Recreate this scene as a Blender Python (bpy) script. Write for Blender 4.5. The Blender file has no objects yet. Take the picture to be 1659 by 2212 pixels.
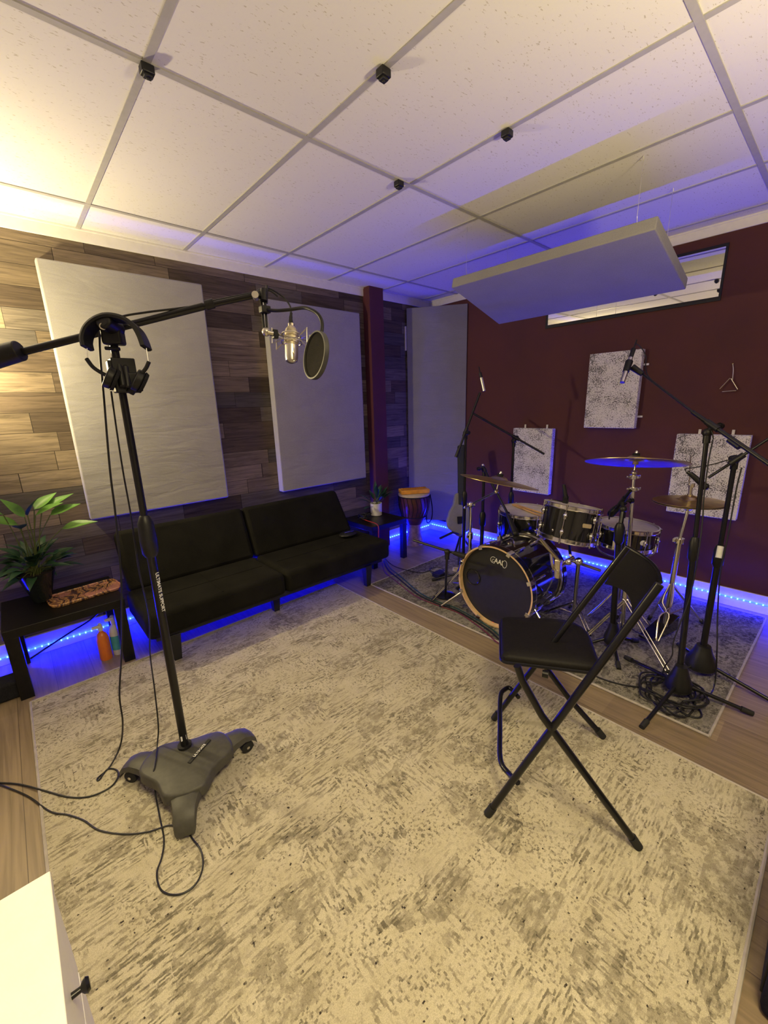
import bpy, bmesh, math, random
from mathutils import Vector, Matrix
random.seed(7)
PI = math.pi
sc = bpy.context.scene
COL = sc.collection

# ------------------------------------------------------------------ camera model (fitted to the ceiling grid)
IW, IH, F = 1659.0, 2212.0, 892.864
RR = Vector((0.7399, -0.6720, -0.0302)).normalized()
RF = Vector((0.6457, 0.7221, -0.2485)).normalized()
RD = RF.cross(RR).normalized()
RR = RD.cross(RF).normalized()
CAM = Vector((0.0426, -2.9422, 1.5123))

def ray(u, v):
    return RR * ((u - IW / 2) / F) + RD * ((v - IH / 2) / F) + RF
def D(u, v, d):
    return CAM + ray(u, v) * d
def onplane(u, v, P, n):
    r = ray(u, v); P = Vector(P); n = Vector(n)
    return CAM + r * ((P - CAM).dot(n) / r.dot(n))
def Z(u, v, z=0.0): return onplane(u, v, (0, 0, z), (0, 0, 1))
def XP(u, v, x): return onplane(u, v, (x, 0, 0), (1, 0, 0))
def YP(u, v, y): return onplane(u, v, (0, y, 0), (0, 1, 0))

cd = bpy.data.cameras.new('camera'); cam = bpy.data.objects.new('camera', cd); COL.objects.link(cam)
cd.sensor_fit = 'VERTICAL'; cd.sensor_height = 36.0; cd.lens = F / IH * 36.0
cd.clip_start = 0.02; cd.clip_end = 60
m = Matrix.Identity(4)
for i in range(3):
    m[i][0] = RR[i]; m[i][1] = -RD[i]; m[i][2] = -RF[i]; m[i][3] = CAM[i]
cam.matrix_world = m
sc.camera = cam

# ------------------------------------------------------------------ materials
def lin(c):
    return tuple((x / 12.92 if x <= 0.04045 else ((x + 0.055) / 1.055) ** 2.4) for x in c)
def new_mat(name):
    mt = bpy.data.materials.new(name); mt.use_nodes = True
    nt = mt.node_tree; b = nt.nodes['Principled BSDF']
    return mt, nt, b
def N(nt, t, **k):
    n = nt.nodes.new(t)
    for a, v in k.items():
        if a.startswith('_'): setattr(n, a[1:], v)
        else: n.inputs[a.replace('__', ' ')].default_value = v
    return n
def L(nt, a, ao, b, bi): nt.links.new(a.outputs[ao], b.inputs[bi])
def ramp(nt, stops, interp='LINEAR'):
    r = nt.nodes.new('ShaderNodeValToRGB'); r.color_ramp.interpolation = interp
    e = r.color_ramp.elements
    while len(e) < len(stops): e.new(0.5)
    for i, (p, c) in enumerate(stops):
        e[i].position = p
        e[i].color = (c[0], c[1], c[2], 1) if isinstance(c, (tuple, list)) else (c, c, c, 1)
    return r
def mix(nt, fac, a, b, mode='MIX'):
    mx = nt.nodes.new('ShaderNodeMix'); mx.data_type = 'RGBA'; mx.blend_type = mode
    for s, v in ((0, fac), (6, a), (7, b)):
        if isinstance(v, tuple) and len(v) == 2 and hasattr(v[0], 'outputs'): nt.links.new(v[0].outputs[v[1]], mx.inputs[s])
        elif isinstance(v, (int, float)): mx.inputs[s].default_value = v
        else: mx.inputs[s].default_value = (v[0], v[1], v[2], 1)
    return (mx, 2)
def math_(nt, op, a, b=None, c=None):
    n = nt.nodes.new('ShaderNodeMath'); n.operation = op
    for i, v in enumerate((a, b, c)):
        if v is None: continue
        if isinstance(v, tuple): nt.links.new(v[0].outputs[v[1]], n.inputs[i])
        else: n.inputs[i].default_value = v
    return (n, 0)
def setin(nt, b, name, v):
    if isinstance(v, tuple) and len(v) == 2 and hasattr(v[0], 'outputs'): nt.links.new(v[0].outputs[v[1]], b.inputs[name])
    else: b.inputs[name].default_value = v
def bump(nt, b, h, strength=0.3, dist=0.01):
    bp = nt.nodes.new('ShaderNodeBump'); bp.inputs['Strength'].default_value = strength; bp.inputs['Distance'].default_value = dist
    nt.links.new(h[0].outputs[h[1]], bp.inputs['Height']); nt.links.new(bp.outputs[0], b.inputs['Normal'])

def simple(name, col, rough=0.5, metal=0.0, var=0.12, scale=30.0, bmp=0.0, coat=0.0, spec=None):
    """plain surface with a little procedural mottling"""
    mt, nt, b = new_mat(name)
    tc = nt.nodes.new('ShaderNodeTexCoord')
    nz = N(nt, 'ShaderNodeTexNoise', Scale=scale, Detail=4.0); L(nt, tc, 'Object', nz, 'Vector')
    r = ramp(nt, [(0.3, tuple(c * (1 - var) for c in col)), (0.7, tuple(min(1, c * (1 + var)) for c in col))])
    L(nt, nz, 'Fac', r, 'Fac'); L(nt, r, 'Color', b, 'Base Color')
    b.inputs['Roughness'].default_value = rough; b.inputs['Metallic'].default_value = metal
    if coat: b.inputs['Coat Weight'].default_value = coat
    if spec is not None: b.inputs['Specular IOR Level'].default_value = spec
    if bmp: bump(nt, b, (nz, 0), bmp, 0.002)
    return mt

def fabric(name, col, scale=400.0, var=0.25, rough=0.95, fold=0.0):
    mt, nt, b = new_mat(name)
    tc = nt.nodes.new('ShaderNodeTexCoord')
    nz = N(nt, 'ShaderNodeTexNoise', Scale=scale, Detail=2.0); L(nt, tc, 'Object', nz, 'Vector')
    n2 = N(nt, 'ShaderNodeTexNoise', Scale=5.0, Detail=3.0); L(nt, tc, 'Object', n2, 'Vector')
    s = math_(nt, 'ADD', math_(nt, 'MULTIPLY', (nz, 0), 0.6), math_(nt, 'MULTIPLY', (n2, 0), 0.4))
    r = ramp(nt, [(0.35, tuple(c * (1 - var) for c in col)), (0.65, tuple(min(1, c * (1 + var)) for c in col))])
    nt.links.new(s[0].outputs[0], r.inputs['Fac']); L(nt, r, 'Color', b, 'Base Color')
    b.inputs['Roughness'].default_value = rough; b.inputs['Specular IOR Level'].default_value = 0.1
    if fold:
        mp = nt.nodes.new('ShaderNodeMapping'); mp.inputs['Scale'].default_value = (2.2, 2.2, 9.0); mp.inputs['Rotation'].default_value = (0, 0.12, 0); L(nt, tc, 'Object', mp, 'Vector')
        wr = N(nt, 'ShaderNodeTexNoise', Scale=1.5, Detail=3.0, Distortion=0.6); L(nt, mp, 0, wr, 'Vector')
        h = math_(nt, 'ADD', (wr, 0), math_(nt, 'MULTIPLY', (nz, 0), 0.03))
        bump(nt, b, h, fold, 0.012)
    else: bump(nt, b, (nz, 0), 0.25, 0.002)
    return mt

def emis(name, col, strength, sample=True):
    mt = bpy.data.materials.new(name); mt.use_nodes = True; nt = mt.node_tree
    nt.nodes.remove(nt.nodes['Principled BSDF'])
    e = nt.nodes.new('ShaderNodeEmission'); e.inputs[0].default_value = (*col, 1); e.inputs[1].default_value = strength
    nt.links.new(e.outputs[0], nt.nodes['Material Output'].inputs[0])
    if not sample: mt.cycles.emission_sampling = 'NONE'
    return mt

M = {}
M['black_metal'] = simple('black_metal', (0.007, 0.007, 0.008), 0.3, 0.0, coat=0.1, spec=0.4)
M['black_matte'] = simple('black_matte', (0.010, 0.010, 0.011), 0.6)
M['black_plastic'] = simple('black_plastic', (0.010, 0.010, 0.011), 0.42, spec=0.4)
M['rubber'] = simple('rubber', (0.012, 0.012, 0.012), 0.8)
M['chrome'] = simple('chrome', (0.78, 0.76, 0.72), 0.13, 1.0, var=0.03)
M['nickel'] = simple('nickel', (0.72, 0.66, 0.52), 0.25, 1.0, var=0.05)
M['brass'] = simple('cymbal_bronze', (0.64, 0.50, 0.22), 0.34, 1.0, var=0.2, scale=14)
M['lacquer'] = simple('black_drum_lacquer', (0.010, 0.010, 0.012), 0.09, 0.0, coat=0.6)
M['drumhead'] = simple('coated_drumhead', (0.62, 0.58, 0.50), 0.75, var=0.1, scale=18)
M['drumhead_black'] = simple('black_drumhead', (0.014, 0.014, 0.016), 0.5)
M['natural_hoop'] = simple('natural_maple', (0.66, 0.45, 0.24), 0.45, var=0.15, scale=25)
M['white_paint'] = simple('white_paint', (0.80, 0.79, 0.75), 0.45, var=0.03)
M['cabinet_white'] = simple('white_laminate', (0.82, 0.80, 0.74), 0.4, var=0.02)
M['trim_white'] = simple('trim_white', (0.80, 0.78, 0.74), 0.5, var=0.03)
M['grid_metal'] = simple('ceiling_grid_enamel', (0.43, 0.42, 0.41), 0.5, var=0.05)
M['panel_cloth'] = fabric('panel_cloth', (0.36, 0.35, 0.335), 260, 0.10, fold=0.5)
M['trap_cloth'] = fabric('trap_cloth', (0.235, 0.23, 0.228), 260, 0.10, fold=0.5)
M['cloud_cloth'] = fabric('cloud_cloth', (0.27, 0.265, 0.265), 260, 0.10)
M['sofa_cloth'] = fabric('sofa_cloth', (0.012, 0.0115, 0.009), 500, 0.5)
M['bag_cloth'] = fabric('bag_cloth', (0.25, 0.245, 0.24), 300, 0.2)
M['bag_dark'] = fabric('bag_dark_cloth', (0.045, 0.05, 0.05), 300, 0.2)
M['dark_cloth'] = fabric('dark_cloth', (0.02, 0.02, 0.024), 300, 0.3)
M['table_black'] = simple('black_wood_stain', (0.006, 0.0055, 0.0055), 0.38, var=0.3, scale=40, spec=0.3)
M['mic_gold'] = simple('champagne_metal', (0.74, 0.66, 0.46), 0.32, 0.9, var=0.06)
M['mic_steel'] = simple('brushed_steel', (0.66, 0.63, 0.56), 0.3, 1.0, var=0.05)
M['mesh_dark'] = fabric('pop_mesh', (0.030, 0.028, 0.022), 900, 0.5)
M['pop_rim'] = simple('pop_rim', (0.06, 0.06, 0.058), 0.4)
M['red_cable'] = simple('red_cable_jacket', (0.35, 0.03, 0.03), 0.5)
M['dark_red_cable'] = simple('dark_red_cable_jacket', (0.13, 0.016, 0.016), 0.5)
M['green_cable'] = simple('dark_green_cable_jacket', (0.01, 0.05, 0.04), 0.5)
M['cable'] = simple('black_cable_jacket', (0.010, 0.010, 0.012), 0.5)
M['leaf'] = simple('leaf_green', (0.10, 0.24, 0.035), 0.45, var=0.5, scale=9)
M['leaf_dark'] = simple('leaf_dark_green', (0.020, 0.065, 0.028), 0.45, var=0.4, scale=9)
M['stem'] = simple('stem_green', (0.10, 0.13, 0.03), 0.6)
M['pot_dark'] = simple('dark_vase', (0.012, 0.016, 0.016), 0.15)
M['pot_white'] = simple('white_pot', (0.74, 0.72, 0.66), 0.45, var=0.04)
M['soil'] = simple('soil', (0.03, 0.02, 0.012), 0.95, var=0.4)
M['kalimba'] = simple('orange_wood', (0.80, 0.36, 0.035), 0.4, var=0.15, scale=20)
M['djembe_wood'] = simple('dark_red_wood', (0.085, 0.026, 0.020), 0.35, var=0.4, scale=12)
M['djembe_foot'] = simple('pale_carved_wood', (0.30, 0.19, 0.14), 0.5, var=0.5, scale=22)
M['goatskin'] = simple('goatskin', (0.55, 0.47, 0.34), 0.7)
M['bottle_orange'] = simple('orange_cleaner', (0.85, 0.22, 0.03), 0.25, var=0.05)
M['bottle_white'] = simple('white_plastic', (0.78, 0.78, 0.80), 0.35, var=0.03)
M['bottle_teal'] = simple('teal_label', (0.10, 0.48, 0.55), 0.4, var=0.1)
M['label_red'] = simple('red_label', (0.7, 0.05, 0.04), 0.4)
M['stick_wood'] = simple('hickory', (0.60, 0.36, 0.16), 0.5, var=0.15)
M['letter_white'] = simple('white_lettering', (0.80, 0.80, 0.78), 0.5, var=0.02)
M['badge'] = simple('cream_badge', (0.72, 0.60, 0.38), 0.35, 0.4)
M['base_grey'] = simple('dark_grey_casting', (0.058, 0.056, 0.046), 0.55, var=0.12, scale=60)
M['chair_vinyl'] = simple('black_vinyl', (0.006, 0.005, 0.005), 0.62, var=0.3, scale=120, bmp=0.2, spec=0.22)
M['chair_tube'] = simple('black_enamel_tube', (0.006, 0.006, 0.009), 0.3, coat=0.1, spec=0.35)
M['red_paint'] = simple('column_red_paint', lin((0.33, 0.15, 0.185)), 0.7, var=0.1, scale=6)
M['sticker'] = simple('white_sticker', (0.72, 0.72, 0.70), 0.5)
M['wire'] = simple('steel_wire', (0.75, 0.75, 0.72), 0.3, 1.0)
M['led_tape'] = emis('led_tape_glow', (0.0003, 0.0010, 1.0), 520.0)
M['led_diode'] = emis('led_diode_glow', (0.16, 0.62, 1.0), 6.0, False)
M['lamp_bulb'] = simple('lamp_glass', (0.9, 0.85, 0.7), 0.3)

# red wall
mt, nt, b = new_mat('red_wall_paint'); M['red_wall'] = mt
tc = nt.nodes.new('ShaderNodeTexCoord')
nz = N(nt, 'ShaderNodeTexNoise', Scale=1.6, Detail=4.0); L(nt, tc, 'Object', nz, 'Vector')
n2 = N(nt, 'ShaderNodeTexNoise', Scale=180.0, Detail=2.0); L(nt, tc, 'Object', n2, 'Vector')
r = ramp(nt, [(0.3, lin((0.335, 0.205, 0.205))), (0.7, lin((0.385, 0.228, 0.210)))]); L(nt, nz, 'Fac', r, 'Fac')
L(nt, r, 'Color', b, 'Base Color'); b.inputs['Roughness'].default_value = 0.75; b.inputs['Specular IOR Level'].default_value = 0.25
bump(nt, b, (n2, 0), 0.15, 0.002)

# wood plank wall: planks run along x, courses stack along z
mt, nt, b = new_mat('reclaimed_plank_wall'); M['plank_wall'] = mt
tc = nt.nodes.new('ShaderNodeTexCoord')
sp = nt.nodes.new('ShaderNodeSeparateXYZ'); L(nt, tc, 'Object', sp, 'Vector')
ROW = 0.118
row = math_(nt, 'FLOOR', math_(nt, 'DIVIDE', (sp, 'Z'), ROW))
wn = nt.nodes.new('ShaderNodeTexWhiteNoise'); wn.noise_dimensions = '1D'; nt.links.new(row[0].outputs[0], wn.inputs['W'])
xs = math_(nt, 'ADD', (sp, 'X'), math_(nt, 'MULTIPLY', (wn, 0), 5.0))
# vary the board length within a course
wob = N(nt, 'ShaderNodeTexNoise', Scale=0.9, Detail=0.0)
cv = nt.nodes.new('ShaderNodeCombineXYZ'); nt.links.new(xs[0].outputs[0], cv.inputs[0]); nt.links.new(row[0].outputs[0], cv.inputs[1])
L(nt, cv, 0, wob, 'Vector')
xq = math_(nt, 'ADD', xs, math_(nt, 'MULTIPLY', (wob, 0), 0.9))
colm = math_(nt, 'FLOOR', math_(nt, 'DIVIDE', xq, 0.52))
cb = nt.nodes.new('ShaderNodeCombineXYZ'); nt.links.new(row[0].outputs[0], cb.inputs[0]); nt.links.new(colm[0].outputs[0], cb.inputs[1])
w2 = nt.nodes.new('ShaderNodeTexWhiteNoise'); w2.noise_dimensions = '2D'; L(nt, cb, 0, w2, 'Vector')
pal = ramp(nt, [(0.0, (0.072, 0.053, 0.037)), (0.16, (0.150, 0.115, 0.077)), (0.32, (0.096, 0.071, 0.049)), (0.46, (0.222, 0.174, 0.118)),
                (0.60, (0.126, 0.106, 0.084)), (0.74, (0.084, 0.073, 0.062)), (0.86, (0.180, 0.139, 0.094))], 'CONSTANT')
L(nt, w2, 'Value', pal, 'Fac')
mp = nt.nodes.new('ShaderNodeMapping'); mp.inputs['Scale'].default_value = (1.6, 1.0, 26.0); L(nt, tc, 'Object', mp, 'Vector')
addv = nt.nodes.new('ShaderNodeVectorMath'); addv.operation = 'ADD'; L(nt, mp, 0, addv, 0)
scv = nt.nodes.new('ShaderNodeVectorMath'); scv.operation = 'SCALE'; L(nt, w2, 'Color', scv, 0); scv.inputs['Scale'].default_value = 40
L(nt, scv, 0, addv, 1)
gr = N(nt, 'ShaderNodeTexNoise', Scale=1.7, Detail=7.0, Roughness=0.65, Distortion=1.2); L(nt, addv, 0, gr, 'Vector')
grr = ramp(nt, [(0.30, 0.48), (0.5, 0.98), (0.70, 1.42)]); L(nt, gr, 'Fac', grr, 'Fac')
c1 = mix(nt, 1.0, (pal, 0), (grr, 0), 'MULTIPLY')
fz = math_(nt, 'FRACT', math_(nt, 'DIVIDE', (sp, 'Z'), ROW)); fx = math_(nt, 'FRACT', math_(nt, 'DIVIDE', xq, 0.52))
gz = math_(nt, 'LESS_THAN', fz, 0.022); gx = math_(nt, 'LESS_THAN', fx, 0.006)
gap = math_(nt, 'MAXIMUM', gz, gx)
c2 = mix(nt, gap, c1, (0.02, 0.016, 0.012))
setin(nt, b, 'Base Color', c2); b.inputs['Roughness'].default_value = 0.7; b.inputs['Specular IOR Level'].default_value = 0.25
bump(nt, b, (gr, 0), 0.2, 0.003)

# plank floor: boards run along y
mt, nt, b = new_mat('vinyl_plank_floor'); M['floor'] = mt
tc = nt.nodes.new('ShaderNodeTexCoord'); sp = nt.nodes.new('ShaderNodeSeparateXYZ'); L(nt, tc, 'Object', sp, 'Vector')
row = math_(nt, 'FLOOR', math_(nt, 'DIVIDE', (sp, 'X'), 0.18))
wn = nt.nodes.new('ShaderNodeTexWhiteNoise'); wn.noise_dimensions = '1D'; nt.links.new(row[0].outputs[0], wn.inputs['W'])
yo = math_(nt, 'ADD', (sp, 'Y'), math_(nt, 'MULTIPLY', (wn, 0), 3.0)); cl = math_(nt, 'FLOOR', math_(nt, 'DIVIDE', yo, 1.22))
cb = nt.nodes.new('ShaderNodeCombineXYZ'); nt.links.new(row[0].outputs[0], cb.inputs[0]); nt.links.new(cl[0].outputs[0], cb.inputs[1])
w2 = nt.nodes.new('ShaderNodeTexWhiteNoise'); w2.noise_dimensions = '2D'; L(nt, cb, 0, w2, 'Vector')
pal = ramp(nt, [(0.0, (0.215, 0.158, 0.098)), (1.0, (0.30, 0.228, 0.145))]); L(nt, w2, 'Value', pal, 'Fac')
mp = nt.nodes.new('ShaderNodeMapping'); mp.inputs['Scale'].default_value = (30, 1.5, 1); L(nt, tc, 'Object', mp, 'Vector')
gr = N(nt, 'ShaderNodeTexNoise', Scale=1.6, Detail=6.0, Distortion=0.8); L(nt, mp, 0, gr, 'Vector')
grr = ramp(nt, [(0.3, 0.72), (0.7, 1.18)]); L(nt, gr, 'Fac', grr, 'Fac')
c1 = mix(nt, 1.0, (pal, 0), (grr, 0), 'MULTIPLY')
fx = math_(nt, 'FRACT', math_(nt, 'DIVIDE', (sp, 'X'), 0.18)); g = math_(nt, 'LESS_THAN', fx, 0.012)
setin(nt, b, 'Base Color', mix(nt, g, c1, (0.09, 0.065, 0.045))); b.inputs['Roughness'].default_value = 0.5

# mineral fibre ceiling tiles
mt, nt, b = new_mat('ceiling_tile'); M['tile'] = mt
tc = nt.nodes.new('ShaderNodeTexCoord')
mp = nt.nodes.new('ShaderNodeMapping'); mp.inputs['Scale'].default_value = (60, 150, 1); mp.inputs['Rotation'].default_value = (0, 0, 0.5); L(nt, tc, 'Object', mp, 'Vector')
v1 = N(nt, 'ShaderNodeTexNoise', Scale=1.0, Detail=2.0); L(nt, mp, 0, v1, 'Vector')
n3 = N(nt, 'ShaderNodeTexNoise', Scale=7.0, Detail=2.0); L(nt, tc, 'Object', n3, 'Vector')
th = math_(nt, 'ADD', (v1, 0), math_(nt, 'MULTIPLY', (n3, 0), 0.10))
r = ramp(nt, [(0.71, 0.0), (0.76, 1.0)]); nt.links.new(th[0].outputs[0], r.inputs[0])
setin(nt, b, 'Base Color', mix(nt, (r, 0), (0.78, 0.765, 0.74), (0.56, 0.53, 0.46))); b.inputs['Roughness'].default_value = 0.9
b.inputs['Specular IOR Level'].default_value = 0.1
bump(nt, b, (v1, 0), 0.15, 0.002)

# speckled white foam of the wall absorbers
mt, nt, b = new_mat('speckled_foam'); M['speckle'] = mt
tc = nt.nodes.new('ShaderNodeTexCoord')
v1 = N(nt, 'ShaderNodeTexNoise', Scale=130.0, Detail=4.0, Roughness=0.65); L(nt, tc, 'Object', v1, 'Vector')
n3 = N(nt, 'ShaderNodeTexNoise', Scale=9.0, Detail=3.0); L(nt, tc, 'Object', n3, 'Vector')
th = math_(nt, 'ADD', (v1, 0), math_(nt, 'MULTIPLY', (n3, 0), 0.42))
r = ramp(nt, [(0.715, 0.0), (0.82, 0.95)]); nt.links.new(th[0].outputs[0], r.inputs[0])
setin(nt, b, 'Base Color', mix(nt, (r, 0), (0.84, 0.82, 0.80), (0.09, 0.085, 0.085))); b.inputs['Roughness'].default_value = 0.9

# distressed area rug: knots on a small grid, striped / barred / speckled blocks
def rug_mat(name, base, light, taupe, dark, knot, cells, seed, dens=0.0, stripes=(13.0, 112.0), bars=(88.0, 19.0)):
    mt, nt, b = new_mat(name)
    tc = nt.nodes.new('ShaderNodeTexCoord')
    of = nt.nodes.new('ShaderNodeMapping'); of.inputs['Location'].default_value = (seed, seed * 0.7, 0); L(nt, tc, 'Object', of, 'Vector')
    jn = N(nt, 'ShaderNodeTexNoise', Scale=90.0, Detail=2.0); L(nt, of, 0, jn, 'Vector')
    jv = nt.nodes.new('ShaderNodeVectorMath'); jv.operation = 'MULTIPLY_ADD'; L(nt, jn, 'Color', jv, 0); jv.inputs[1].default_value = (0.010, 0.008, 0); L(nt, of, 0, jv, 2)
    sn = nt.nodes.new('ShaderNodeVectorMath'); sn.operation = 'SNAP'; L(nt, jv, 0, sn, 0); sn.inputs[1].default_value = (knot, knot, 1)
    def nz(sx, sy, detail=3.0, rough=0.6, off=0.0):
        mp = nt.nodes.new('ShaderNodeMapping'); mp.inputs['Scale'].default_value = (sx, sy, 1); mp.inputs['Location'].default_value = (off, off, 0); L(nt, sn, 0, mp, 'Vector')
        return N2(mp, detail, rough)
    def N2(mp, detail, rough):
        n = N(nt, 'ShaderNodeTexNoise', Scale=1.0, Detail=detail, Roughness=rough); L(nt, mp, 0, n, 'Vector'); return n
    def th(n, lo, hi):
        r = ramp(nt, [(lo, 0.0), (hi, 1.0)]); L(nt, n, 'Fac', r, 'Fac'); return (r, 0)
    wp = N(nt, 'ShaderNodeTexNoise', Scale=5.0, Detail=3.0); L(nt, of, 0, wp, 'Vector')
    wv = nt.nodes.new('ShaderNodeVectorMath'); wv.operation = 'MULTIPLY_ADD'; L(nt, wp, 'Color', wv, 0); wv.inputs[1].default_value = (0.07, 0.07, 0); L(nt, of, 0, wv, 2)
    def cellcol(scale, off):
        mp = nt.nodes.new('ShaderNodeMapping'); mp.inputs['Location'].default_value = (off, off * 1.3, 0); mp.inputs['Scale'].default_value = (scale * .8, scale * 1.25, 1); L(nt, wv, 0, mp, 'Vector')
        vo = nt.nodes.new('ShaderNodeTexVoronoi'); vo.distance = 'CHEBYCHEV'; vo.inputs['Scale'].default_value = 1.0; vo.inputs['Randomness'].default_value = 0.9; L(nt, mp, 0, vo, 'Vector')
        sp = nt.nodes.new('ShaderNodeSeparateColor'); L(nt, vo, 'Color', sp, 'Color'); return sp
    A = cellcol(cells, 0.0); B = cellcol(cells * 1.9, 5.3)
    def gate(sp, ch, lo, hi=None):
        r = ramp(nt, [(0.0, 0.0), (lo, 1.0)] + ([(hi, 0.0)] if hi else []), 'CONSTANT'); L(nt, sp, ch, r, 'Fac'); return (r, 0)
    sx = th(nz(stripes[0], stripes[1], 3.0, .62), 0.47 - dens, 0.56 - dens)
    sy = th(nz(bars[0], bars[1], 3.0, .6, 3.0), 0.49 - dens, 0.56 - dens)
    sk = th(nz(85.0, 85.0, 3.0, .6, 7.0), 0.50 - dens, 0.60 - dens)
    pat = mix(nt, gate(A, 'Red', .70), sx, sy)
    pat = mix(nt, gate(B, 'Green', .62), pat, sk)
    wear = th(nz(5.5, 9.0, 5.0, .7, 2.0), 0.32, 0.56)
    brk = th(nz(38.0, 60.0, 2.0, .5, 8.0), 0.34, 0.46)
    pat = mix(nt, 1.0, pat, brk, 'MULTIPLY')
    f = mix(nt, 1.0, pat, wear, 'MULTIPLY')
    tone = mix(nt, gate(B, 'Blue', .55), taupe, tuple(c * .62 for c in taupe))
    bn = th(nz(6.0, 7.0, 6.0, .7, 1.0), 0.34, 0.66)
    ground = mix(nt, bn, base, light)
    patch = mix(nt, 1.0, gate(B, 'Red', .72), th(nz(22, 30, 4.0, .7, 9.0), .42, .56), 'MULTIPLY')
    pf = math_(nt, 'MULTIPLY', patch, 0.55)
    c = mix(nt, pf, ground, taupe)
    ff = math_(nt, 'MULTIPLY', f, 0.80)
    c = mix(nt, ff, c, tone)
    dd = mix(nt, 1.0, th(nz(24.0, 95.0, 4.0, .7, 4.0), .635, .68), (1, 1, 1), 'MULTIPLY')
    c = mix(nt, dd, c, dark)
    db = th(nz(34.0, 34.0, 4.0, .7, 6.0), .655, .70)
    c = mix(nt, db, c, dark)
    fi = N(nt, 'ShaderNodeTexNoise', Scale=420.0, Detail=2.0); L(nt, tc, 'Object', fi, 'Vector')
    fr = ramp(nt, [(0.3, 0.80), (0.7, 1.15)]); L(nt, fi, 'Fac', fr, 'Fac')
    c = mix(nt, 1.0, c, (fr, 0), 'MULTIPLY')
    setin(nt, b, 'Base Color', c); b.inputs['Roughness'].default_value = 0.95; b.inputs['Specular IOR Level'].default_value = 0.08
    bump(nt, b, (fi, 0), 0.4, 0.004)
    return mt
M['rug_big'] = rug_mat('distressed_rug', (0.44, 0.395, 0.285), (0.53, 0.485, 0.37), (0.155, 0.135, 0.098), (0.045, 0.038, 0.034), 0.0048, 4.2, 3.1)
M['rug_drum'] = rug_mat('faded_persian_rug', (0.21, 0.195, 0.165), (0.30, 0.28, 0.24), (0.045, 0.040, 0.037), (0.022, 0.018, 0.018), 0.0060, 3.6, 11.7, 0.03, (38.0, 48.0), (52.0, 40.0))
M['rug_edge'] = simple('rug_binding', (0.42, 0.38, 0.34), 0.9)

# marbled tray
mt, nt, b = new_mat('marbled_resin'); M['marble'] = mt
tc = nt.nodes.new('ShaderNodeTexCoord')
w = N(nt, 'ShaderNodeTexWave', Scale=7.0, Distortion=11.0, Detail=3.0); w.inputs['Detail Scale'].default_value = 1.6; L(nt, tc, 'Object', w, 'Vector')
nn = N(nt, 'ShaderNodeTexNoise', Scale=9.0, Detail=3.0); L(nt, tc, 'Object', nn, 'Vector')
r1 = ramp(nt, [(0.1, (0.07, 0.035, 0.03)), (0.45, (0.42, 0.18, 0.06)), (0.75, (0.72, 0.42, 0.13)), (0.95, (0.25, 0.12, 0.07))]); L(nt, w, 'Fac', r1, 'Fac')
r2 = ramp(nt, [(0.52, 0.0), (0.62, 0.8)]); L(nt, nn, 'Fac', r2, 'Fac')
setin(nt, b, 'Base Color', mix(nt, (r2, 0), (r1, 0), (0.62, 0.27, 0.20))); b.inputs['Roughness'].default_value = 0.2; b.inputs['Coat Weight'].default_value = 0.5

# mirror glass of the high window
mt, nt, b = new_mat('dark_window_glass'); M['glass'] = mt
tc = nt.nodes.new('ShaderNodeTexCoord'); nz = N(nt, 'ShaderNodeTexNoise', Scale=3.0); L(nt, tc, 'Object', nz, 'Vector')
r = ramp(nt, [(0.3, (0.86, 0.86, 0.84)), (0.7, (0.92, 0.92, 0.90))]); L(nt, nz, 'Fac', r, 'Fac'); L(nt, r, 'Color', b, 'Base Color')
b.inputs['Metallic'].default_value = 1.0; b.inputs['Roughness'].default_value = 0.015

# ------------------------------------------------------------------ mesh builder
def frame(p, n, xhint=None):
    """matrix at p whose local z is n"""
    z = Vector(n).normalized()
    x = Vector(xhint) if xhint is not None else (Vector((0, 0, 1)) if abs(z.z) < 0.95 else Vector((1, 0, 0)))
    y = z.cross(x).normalized(); x = y.cross(z).normalized()
    mm = Matrix.Identity(4)
    for i in range(3): mm[i][0] = x[i]; mm[i][1] = y[i]; mm[i][2] = z[i]; mm[i][3] = p[i]
    return mm
def smooth_path(pts, n=6):
    P = [Vector(p) for p in pts]
    if len(P) < 3: return P
    out = []
    Q = [P[0] * 2 - P[1]] + P + [P[-1] * 2 - P[-2]]
    for i in range(1, len(Q) - 2):
        a, b_, c, d = Q[i - 1], Q[i], Q[i + 1], Q[i + 2]
        for k in range(n):
            t = k / n
            out.append(0.5 * ((2 * b_) + (c - a) * t + (2 * a - 5 * b_ + 4 * c - d) * t * t + (-a + 3 * b_ - 3 * c + d) * t ** 3))
    out.append(P[-1]); return out

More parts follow.
